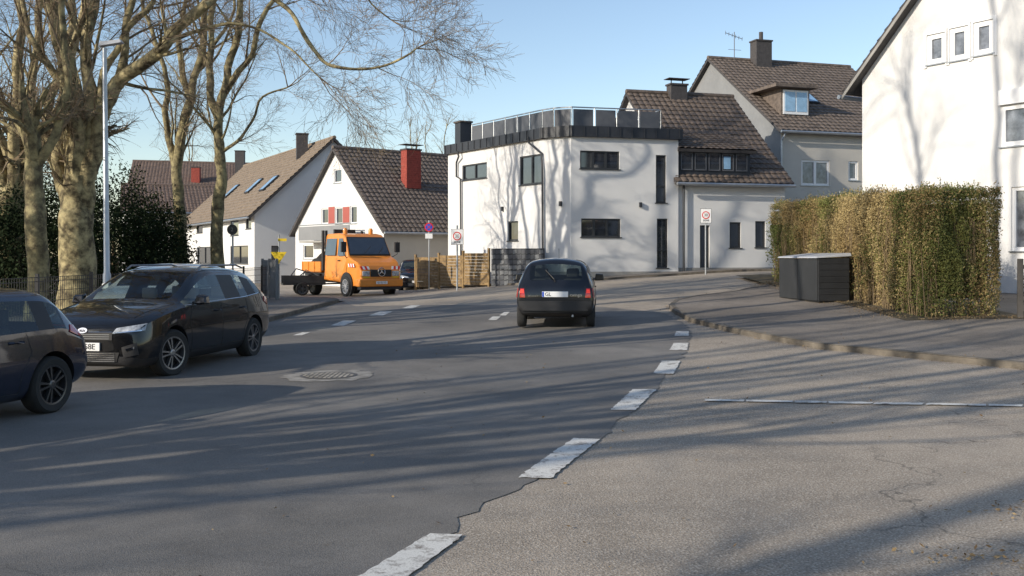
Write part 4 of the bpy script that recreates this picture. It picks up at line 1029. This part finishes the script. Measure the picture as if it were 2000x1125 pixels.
def suv(name,label,loc,rz,paint,sx=1,sy=1,sz=1,rimm='rim',steer=0,grp=None,wb=(1.33,-1.37),Rw=.335,rails=True,clad=True,seatm='interior',hatch=None):
    e=empty(name,label,'car',loc,rz,grp); wb=(wb[0]*sx,wb[1]*sx)
    if hatch: st=scale_st(TW,*hatch); K=TWK
    else: st=scale_st(SUV,sx,sy,sz); K=SUVK
    ev=bodymesh(st,paint,wb,Rw,clad=clad,**K); split(ev,e,paint); c_=Car(e,ev)
    for wx,s_ in ((wb[0],steer),(wb[1],0)):
        for sg in (-1,1): wheel(e,wx,sg*(.9*sy-.125),Rw,.215,M[rimm],s_)
    seats(e,(.1,-.85*sx),(-.35,.35),.42*sz,M[seatm],.58*sz)
    b=B(); b.box(.6*sx,.95*sx,-.7*sy,.7*sy,.75*sz,.93*sz); bo(b,'dashboard',M['interior'],e,bevel=.04)
    for sg in (-1,1): mirror(e,.72*sx,sg*.9*sy,1.05*sz,paint)
    X=lambda x:x*sx; Y=lambda y:y*sy; Z=lambda z:z*sz
    for sg in (-1,1):
        c_.patch('headlight','x',[(Y(sg*.42),Z(.665)),(Y(sg*.80),Z(.70)),(Y(sg*.80),Z(.79)),(Y(sg*.47),Z(.735))],M['lamp'],.006)
        c_.patch('daytime_light_strip','x',[(Y(sg*.44),Z(.665)),(Y(sg*.78),Z(.695)),(Y(sg*.78),Z(.71)),(Y(sg*.44),Z(.68))],M['chrome'],.012)
        c_.patch('fog_light','x',[(Y(sg*.58),Z(.34)),(Y(sg*.76),Z(.38)),(Y(sg*.74),Z(.54)),(Y(sg*.55),Z(.48))],M['black'],.01)
        c_.patch('fog_light_trim','x',[(Y(sg*.62),Z(.43)),(Y(sg*.72),Z(.46)),(Y(sg*.72),Z(.49)),(Y(sg*.61),Z(.46))],M['chrome'],.02)
        c_.patch('tail_light','x',[(Y(sg*.45),Z(.80)),(Y(sg*.64),Z(.80)),(Y(sg*.62),Z(.90)),(Y(sg*.45),Z(.88))],M['red'],.01,sg=-1)
        e0=st[-1][0]; c_.patch('tail_light','y',[(e0+.16,Z(.86)),(e0+.34,Z(.93)),(e0+.29,Z(1.01)),(e0+.13,Z(.99))],M['red'],.012,sg=sg)
        c_.seam('y',[(X(.78),Z(.98)),(X(.88),Z(.8)),(X(.82),Z(.3))],sg); c_.seam('y',[(X(-.15),Z(.99)),(X(-.17),Z(.3))],sg); c_.seam('y',[(X(-1.05),Z(1.0)),(X(-1.12),Z(.75)),(X(-.95),Z(.5)),(X(-.93),Z(.3))],sg); c_.seam('y',[(X(.82),Z(.3)),(X(-.93),Z(.3))],sg)
        if rails: c_.seam('y',[(X(1.0),Z(.985)),(X(.3),Z(1.005)),(X(-1.0),Z(1.03)),(X(-1.6),Z(1.07))],sg,.014,M['chrome'])
        for hx in (.02,-.88):
            p,_=c_.hit('y',X(hx),Z(.87),sg); b=B(); b.tube([p+Vector((-.1,0,0)),p+Vector((-.07,sg*.035,0)),p+Vector((.07,sg*.035,0)),p+Vector((.1,0,0))],.013,8); bo(b,'door_handle',paint,e,smooth=True)
        if rails:
            b=B(); b.tube([(X(.1),sg*Y(.585),Z(1.49)),(X(-.05),sg*Y(.585),Z(1.55)),(X(-1.3),sg*Y(.57),Z(1.55)),(X(-1.55),sg*Y(.57),Z(1.5))],.016,8); bo(b,'roof_rail',M['rail'],e,smooth=True)
    c_.patch('grille','x',[(Y(-.42),Z(.575)),(Y(.42),Z(.575)),(Y(.42),Z(.675)),(Y(-.42),Z(.675))],M['black'],.008,16,3)
    c_.patch('lower_grille','x',[(Y(-.48),Z(.28)),(Y(.48),Z(.28)),(Y(.52),Z(.41)),(Y(-.52),Z(.41))],M['black'],.01,16,3)
    for k in range(5):
        z=.285+k*.026; c_.patch('grille_bar','x',[(Y(-.46),Z(z)),(Y(.46),Z(z)),(Y(.46),Z(z+.01)),(Y(-.46),Z(z+.01))],M['chrome'],.02,12,1)
    for k in range(3):
        z=.59+k*.028; c_.patch('grille_bar','x',[(Y(-.38),Z(z)),(Y(.38),Z(z)),(Y(.38),Z(z+.004)),(Y(-.38),Z(z+.004))],M['steel'],.014,12,1)
    c_.seam('x',[(Y(-.42),Z(.68)),(Y(.42),Z(.68))],1,.014,M['chrome'])
    c_.seam('z',[(X(1.95),Y(.60)),(X(1.1),Y(.74))]); c_.seam('z',[(X(1.95),Y(-.60)),(X(1.1),Y(-.74))])
    p,_=c_.hit('x',0,Z(.48),1); b=B(); b.box(p.x+.01,p.x+.03,-.26,.26,Z(.43),Z(.43)+.11); bo(b,'number_plate',M['plate'],e,bevel=.004)
    ps=c_.hit('x',0,Z(.70),1)[0]; b=B(); b.lathe([(.07,0),(.07,.006)],24,Matrix.Translation((ps.x+.004,0,ps.z))@Matrix.Rotation(math.radians(70),4,'Y')@Matrix.Scale(.55,4,(1,0,0))); 
    bo(b,'badge',M['chrome'],e)
    return e,c_,p
FX=Matrix.Rotation(math.pi/2,4,'Z')@Matrix.Rotation(math.pi/2,4,'X')
def rz(fx,fy): return math.atan2(fy,fx)
ek,ck,pk=suv('parked_car','black crossover car with silver roof rails parked facing oncoming',(-5.41,15.5,0),rz(-math.sin(.16),-math.cos(.16)),M['paintk'],seatm='beige',steer=-.25,grp='cars parked along the kerb')
text('58E',.105,ek,Matrix.Translation((pk.x+.032,.12,.485))@FX,M['ink'])
text('KIA',.05,ek,Matrix.Translation((ck.hit('x',0,.70,1)[0].x+.02,0,.70))@FX,M['ink'])
b=B(); b.box(pk.x+.0305,pk.x+.032,-.255,-.215,.435,.535); bo(b,'plate_band',M['signblue'],ek)
suv('parked_car','glossy dark navy hatchback parked at the kerb',(-6.08,9.68,0),rz(-math.sin(.26),-math.cos(.26)),M['paintb'],.88,.94,.93,rimm='rimd',grp='cars parked along the kerb',Rw=.31,rails=False,clad=False,wb=(1.33,-1.50),hatch=(1.13,1.04,.98))
suv('parked_car','white car parked half on the pavement',(-7.4,21.3,.05),rz(-.15,-1),M['paintw'],1,.97,.97,grp='cars parked along the kerb',rails=False)
suv('parked_car','black car parked behind the orange truck',(-4.75,48.9,0),rz(.15,-1),M['paintk'],.95,.97,1.0,grp='cars parked along the kerb',rails=False)
et=empty('small_car','small black hatchback driving away with lit brake lights','car',(1.04,22.25,H(.93,21.5)),math.radians(85))
et.scale=(1.03,1.03,1.04)
ev=bodymesh(TW,M['paintt'],(1.15,-1.2),.27,clad=True,**TWK); split(ev,et,M['paintt']); ct=Car(et,ev)
for wx in (1.15,-1.2):
    for sg in (-1,1): wheel(et,wx,sg*.70,.27,.165,M['rimd'])
seats(et,(.1,-.75),(-.33,.33),.38,M['interior'],.6)
for sg in (-1,1): mirror(et,.62,sg*.8,.97,M['paintt'])
for sg in (-1,1):
    ct.patch('tail_light','x',[(sg*.60,.62),(sg*.71,.62),(sg*.70,.80),(sg*.62,.80)],M['red'],.016,6,6,sg=-1)
    ct.patch('tail_light','y',[(-1.66,.62),(-1.56,.62),(-1.54,.80),(-1.64,.80)],M['red'],.014,6,6,sg=sg)
    ct.patch('brake_lamp','x',[(sg*.62,.71),(sg*.70,.71),(sg*.69,.78),(sg*.63,.78)],M['redem'],.022,4,4,sg=-1)
    ct.seam('y',[(.75,.9),(.8,.7),(.75,.3)],sg); ct.seam('y',[(-.38,.9),(-.42,.3)],sg)
    p,_=ct.hit('y',-.25,.8,sg); b=B(); b.tube([p+Vector((-.08,sg*.015,0)),p+Vector((.08,sg*.015,0))],.014,6); bo(b,'door_handle',M['black'],et)
ct.patch('bumper','x',[(-.73,.36),(.73,.36),(.73,.55),(-.73,.55)],M['black'],.045,20,4,sg=-1)
ct.seam('x',[(-.56,.57),(-.60,.85)],-1); ct.seam('x',[(.56,.57),(.60,.85)],-1)
p,_=ct.hit('x',0,.70,-1); b=B(); b.box(p.x-.035,p.x-.012,-.26,.26,.63,.74); bo(b,'number_plate',M['plate'],et,bevel=.004)
FXr=Matrix.Rotation(-math.pi/2,4,'Z')@Matrix.Rotation(math.pi/2,4,'X')
text('GL',.1,et,Matrix.Translation((p.x-.037,.14,.685))@FXr,M['ink']); b=B(); b.box(p.x-.037,p.x-.0355,.22,.257,.635,.735); bo(b,'plate_band',M['signblue'],et)
p2,_=ct.hit('x',-.42,.67,-1); text('twingo',.085,et,Matrix.Translation((p2.x-.015,-.42,.67))@FXr,M['chrome'])
p2,_=ct.hit('x',.44,.65,-1); text('RENAULT',.045,et,Matrix.Translation((p2.x-.015,.44,.65))@FXr,M['chrome'])
b=B(); p3,_=ct.hit('x',0,.96,-1); q3_,_=ct.hit('x',.2,1.16,-1); b.tube([p3+Vector((-.02,0,-.03)),p3+Vector((-.035,.02,.02)),q3_+Vector((-.02,0,0))],[.02,.012,.008],6); bo(b,'rear_wiper',M['black'],et)
b=B(); b.tube([(.35,0,1.36),(.2,0,1.6)],.005,5); bo(b,'aerial',M['black'],et)
b=B(); b.tube([(-1.5,-.35,.26),(-1.74,-.35,.26)],.022,8); bo(b,'exhaust',M['steel'],et)
# ---------------- orange truck
fa=math.radians(38); fx,fy=math.sin(fa),-math.cos(fa)
e=empty('orange_truck','orange municipal tipper truck with double cab','truck',(-5.45,41.3,0.0),rz(fx,fy))
e.scale=(1.0,1.03,1.08)
hw=1.03
prof=[(-.02,.42),(.04,.72),(.02,.98),(-.08,1.20),(-.22,1.33),(-.50,1.44),(-.85,1.56),(-1.12,2.05),(-1.28,2.30),(-1.50,2.42),(-1.9,2.47),(-2.9,2.46),(-3.0,2.38),(-3.02,.62),(-1.6,.55),(-.4,.42)]
b=B(); n=len(prof)
def yw(p): return hw-(.0 if p[1]<1.55 else (p[1]-1.55)*.13)-(.12 if p[0]>-.12 else (.05 if p[0]>-.4 else 0))
b.V=[(x,-yw((x,z)),z) for x,z in prof]+[(x,yw((x,z)),z) for x,z in prof]
b.F=[tuple(range(n)),tuple(range(n,2*n))[::-1]]+[(i,i+n,(i+1)%n+n,(i+1)%n) for i in range(n)]; b.m=[0]*len(b.F)
cab=bo(b,'cab',M['orange'],e,bevel=.1,smooth=False); cab.modifiers[0].segments=4
def pane(name,pts,mat,par=None,th=.015):
    P=[Vector(p) for p in pts]; nn=(P[1]-P[0]).cross(P[2]-P[0]).normalized()*th; b=B(); k=len(P)
    b.add([p+nn for p in P]+[p-nn for p in P],[tuple(range(k)),tuple(range(k,2*k))[::-1]]+[(i,i+k,(i+1)%k+k,(i+1)%k) for i in range(k)]); return bo(b,name,mat,par or e)
wsn=lambda t,y:( -.875-.385*t+.0,y,1.61+.68*t)
pane('windscreen_surround',[wsn(-.03,-.95),wsn(-.03,.95),wsn(1.03,.88),wsn(1.03,-.88)],M['black'],th=.022)
pane('windscreen',[wsn(.04,-.9),wsn(.04,.9),wsn(.97,.83),wsn(.97,-.83)],M['wglass'],th=.032)
for sg in (-1,1):
    y=lambda z:sg*(hw-(z-1.55)*.13+.003)
    pane('side_window',[(-1.05,y(1.58),1.58),(-1.75,y(1.58),1.58),(-1.75,y(2.26),2.26),(-1.42,y(2.26),2.26)],M['wglass'])
    pane('side_window',[(-1.95,y(1.6),1.6),(-2.85,y(1.6),1.6),(-2.85,y(2.26),2.26),(-1.95,y(2.26),2.26)],M['wglass'])
    b=B(); b.tube([(-.95,sg*hw,1.5),(-.8,sg*(hw+.22),1.65),(-.8,sg*(hw+.22),2.15)],.018,6); b.box(-.86,-.76,sg*(hw+.22)-.11,sg*(hw+.22)+.11,1.72,2.12); bo(b,'wing_mirror',M['black'],e,bevel=.02)
    b=B(); b.box(-.02,.05,sg*.68-.17,sg*.68+.17,.80,1.0); bo(b,'headlight',M['lamp'],e,bevel=.03)
    b=B(); b.box(.0,.045,sg*.68-.15,sg*.68+.15,.74,.785); bo(b,'indicator',M['yellow'],e)
    for k in range(4):
        yy=sg*.5+sg*k*.1
        xf=lambda z: .05-(z-.98)*.46
        pane('warning_stripe',[(xf(1.06),yy,1.06),(xf(1.06),yy+sg*.09,1.06),(xf(1.18),yy+sg*.13,1.18),(xf(1.18),yy+sg*.04,1.18)],M['signred' if k%2 else 'white'],th=.004)
    for k in range(5):
        xx=-.3-k*.1; pane('warning_stripe',[(xx,sg*(hw+.006),1.15),(xx-.09,sg*(hw+.006),1.15),(xx-.14,sg*(hw+.006),1.28),(xx-.05,sg*(hw+.006),1.28)],M['signred' if k%2 else 'white'],th=.003)
    for x0 in (-1.0,-1.87,-2.9):
        b=B(); b.box(x0-.006,x0+.006,sg*(hw)-.004,sg*(hw)+.004,.75,1.5); bo(b,'door_seam',M['ink'],e)
    b=B(); b.box(-1.75,-1.6,sg*hw-.01,sg*hw+.03,1.38,1.42); bo(b,'door_handle',M['black'],e)
    b=B(); b.lathe([(.5,-.03),(.5,.03)],28,Matrix.Translation((-1.0,sg*(hw-.02),.45))@Matrix.Rotation(math.pi/2,4,'X')); bo(b,'wheel_arch',M['black'],e)
    wheel(e,-1.0,sg*(hw-.06),.40,.24,M['lid'],0,8); wheel(e,-3.95,sg*(hw-.08),.40,.3,M['lid'],0,8)
    b=B(); b.box(-4.5,-3.45,sg*(hw-.11)-.09,sg*(hw-.11)+.09,.82,.86); b.box(-3.48,-3.44,sg*(hw-.11)-.09,sg*(hw-.11)+.09,.4,.82); b.box(-4.52,-4.48,sg*(hw-.11)-.09,sg*(hw-.11)+.09,.4,.84); bo(b,'mudguard',M['black'],e)
    b=B(); b.lathe([(.09,2.46),(.095,2.6),(.06,2.68)],12,Matrix.Translation((-1.9,sg*.6,0))); bo(b,'beacon',M['orange'],e,smooth=True)
b=B(); b.box(-.02,.052,-.48,.48,.78,1.05); 
for k in range(3): b.box(.052,.064,-.46,.46,.81+k*.08,.85+k*.08)
bo(b,'grille',M['black'],e,bevel=.02)
b=B(); b.box(-.25,.09,-hw+.02,hw-.02,.40,.70); bo(b,'bumper',M['orange'],e,bevel=.05)
b=B(); b.box(-.25,.06,-hw+.1,hw-.1,.28,.395); bo(b,'bumper_apron',M['black'],e,bevel=.02)
b=B(); b.box(.092,.105,-.26,.26,.5,.61); bo(b,'number_plate',M['plate'],e)
text('GL GL 112',.09,e,Matrix.Translation((.109,0,.555))@FX,M['ink'])
b=B(); TT=Matrix.Translation((.09,0,.96))@Matrix.Rotation(math.pi/2,4,'Y')
b.tube([TT@Vector((.16*math.cos(t*math.pi/12),.16*math.sin(t*math.pi/12),0)) for t in range(25)],.018,6)
for k in range(3):
    a=math.pi+2*math.pi*k/3; b.tube([TT@Vector((0,0,0)),TT@Vector((.16*math.cos(a),.16*math.sin(a),0))],[.034,.008],6)
bo(b,'star_emblem',M['chrome'],e)
b=B(); b.tube([(-.84,-.3,1.66),(-.99,.1,1.95)],.01,4); b.tube([(-.84,.4,1.66),(-.99,.7,1.95)],.01,4); bo(b,'wiper',M['black'],e)
BX=-5.1
b=B(); b.box(BX,-.5,-.42,.42,.5,.72); b.box(BX,-3.1,-.9,.9,.78,.92); bo(b,'chassis',M['black'],e)
b=B()
b.box(BX,-3.25,-hw,-hw+.05,.95,1.35);b.box(BX,-3.25,hw-.05,hw,.95,1.35);b.box(-3.3,-3.25,-hw+.05,hw-.05,.95,1.35);b.box(BX,BX+.05,-hw+.05,hw-.05,.95,1.35);b.box(BX+.05,-3.3,-hw+.05,hw-.05,.92,.96)
for k in range(4):
    x=BX+.02+k*.58
    for sg in (-1,1): b.box(x,x+.06,sg*hw-(.0 if sg>0 else .02),sg*hw+(.02 if sg>0 else 0),.95,1.35)
bo(b,'load_bed',M['orange'],e)
b=B(); V=[];n=12
for i in range(n+1):
    for j in range(n+1):
        x=BX+.1+i*1.72/n;y=-.95+j*1.9/n; V.append((x,y,1.28+.55*math.sin(math.pi*i/n)*math.sin(math.pi*j/n)+R.uniform(-.06,.06)))
b.add(V,[(i*(n+1)+j,(i+1)*(n+1)+j,(i+1)*(n+1)+j+1,i*(n+1)+j+1) for i in range(n) for j in range(n)]); bo(b,'soil_load',M['soil'],e)
b=B()
for sg in (-1,1): b.box(-3.16,-3.08,sg*.85-.04,sg*.85+.04,.9,2.6)
b.box(-3.15,-3.09,-.8,.8,2.3,2.36);b.box(-3.15,-3.09,-.8,.8,1.9,1.96); b.tube([(-3.12,-1.0,1.0),(-3.12,-1.0,2.6)],.07,8); b.box(-3.16,-3.05,-.5,.5,2.45,2.65); bo(b,'headboard_rack',M['black'],e)
# trailer
e=empty('utility_trailer','small black two-wheeled trailer with loaded frame','trailer',(-9.1,43.4,0),.3)
b=B(); b.box(-.9,.9,-.55,.55,.45,.52); b.box(-.9,.9,-.57,-.53,.52,.85); b.box(-.9,.9,.53,.57,.52,.85); b.tube([(.9,0,.48),(1.9,0,.5)],.035,6); b.tube([(1.7,0,.5),(1.7,0,0.03)],.03,6); bo(b,'bed',M['black'],e)
b=B(); b.tube([(-.8,-.4,.55),(-.3,0,1.15),(.5,.2,.9)],.03,6); b.tube([(-.2,-.3,.55),(.1,-.1,1.1),(.7,-.3,.8)],.03,6); b.tube([(-.5,.3,.5),(0,-.4,1.0)],.03,6); bo(b,'tool_load',M['anth2'],e)
for sg in (-1,1): wheel(e,-.1,sg*.66,.28,.15,M['rimd'])
# ---------------- light, sky, camera
sc=bpy.context.scene
az=math.radians(56); el=math.radians(22)
d=Vector((math.sin(az)*math.cos(el),math.cos(az)*math.cos(el),-math.sin(el)))
sun=bpy.data.lights.new('sun','SUN'); sun.energy=5.0; sun.angle=math.radians(.45); sun.color=(1,.91,.77)
so=bpy.data.objects.new('sun',sun); sc.collection.objects.link(so); so.rotation_mode='QUATERNION'; so.rotation_quaternion=d.to_track_quat('-Z','Y')
w=bpy.data.worlds.new('World'); sc.world=w; w.use_nodes=True; nt=w.node_tree; bg=nt.nodes['Background']
sky=nt.nodes.new('ShaderNodeTexSky'); sky.sky_type='NISHITA'; sky.sun_disc=False; sky.sun_elevation=el; sky.sun_rotation=math.atan2(-d.x,-d.y); sky.air_density=1.0; sky.dust_density=.5; sky.ozone_density=1.3
mx=nt.nodes.new('ShaderNodeMix'); mx.data_type='RGBA'; mx.blend_type='MULTIPLY'; mx.inputs[0].default_value=1; mx.inputs[7].default_value=(1.25,1.22,1.22,1)
nt.links.new(sky.outputs[0],mx.inputs[6]); nt.links.new(mx.outputs[2],bg.inputs[0]); bg.inputs[1].default_value=.15
cam=bpy.data.cameras.new('camera'); cam.lens=35; cam.sensor_width=36; cam.shift_y=-62.5/2000; cam.clip_end=5000
co=bpy.data.objects.new('camera',cam); sc.collection.objects.link(co); co.location=(0,0,CAMH); co.rotation_euler=(math.pi/2,0,0); sc.camera=co
sc.view_settings.view_transform='Standard'; sc.view_settings.look='None'; sc.view_settings.exposure=0
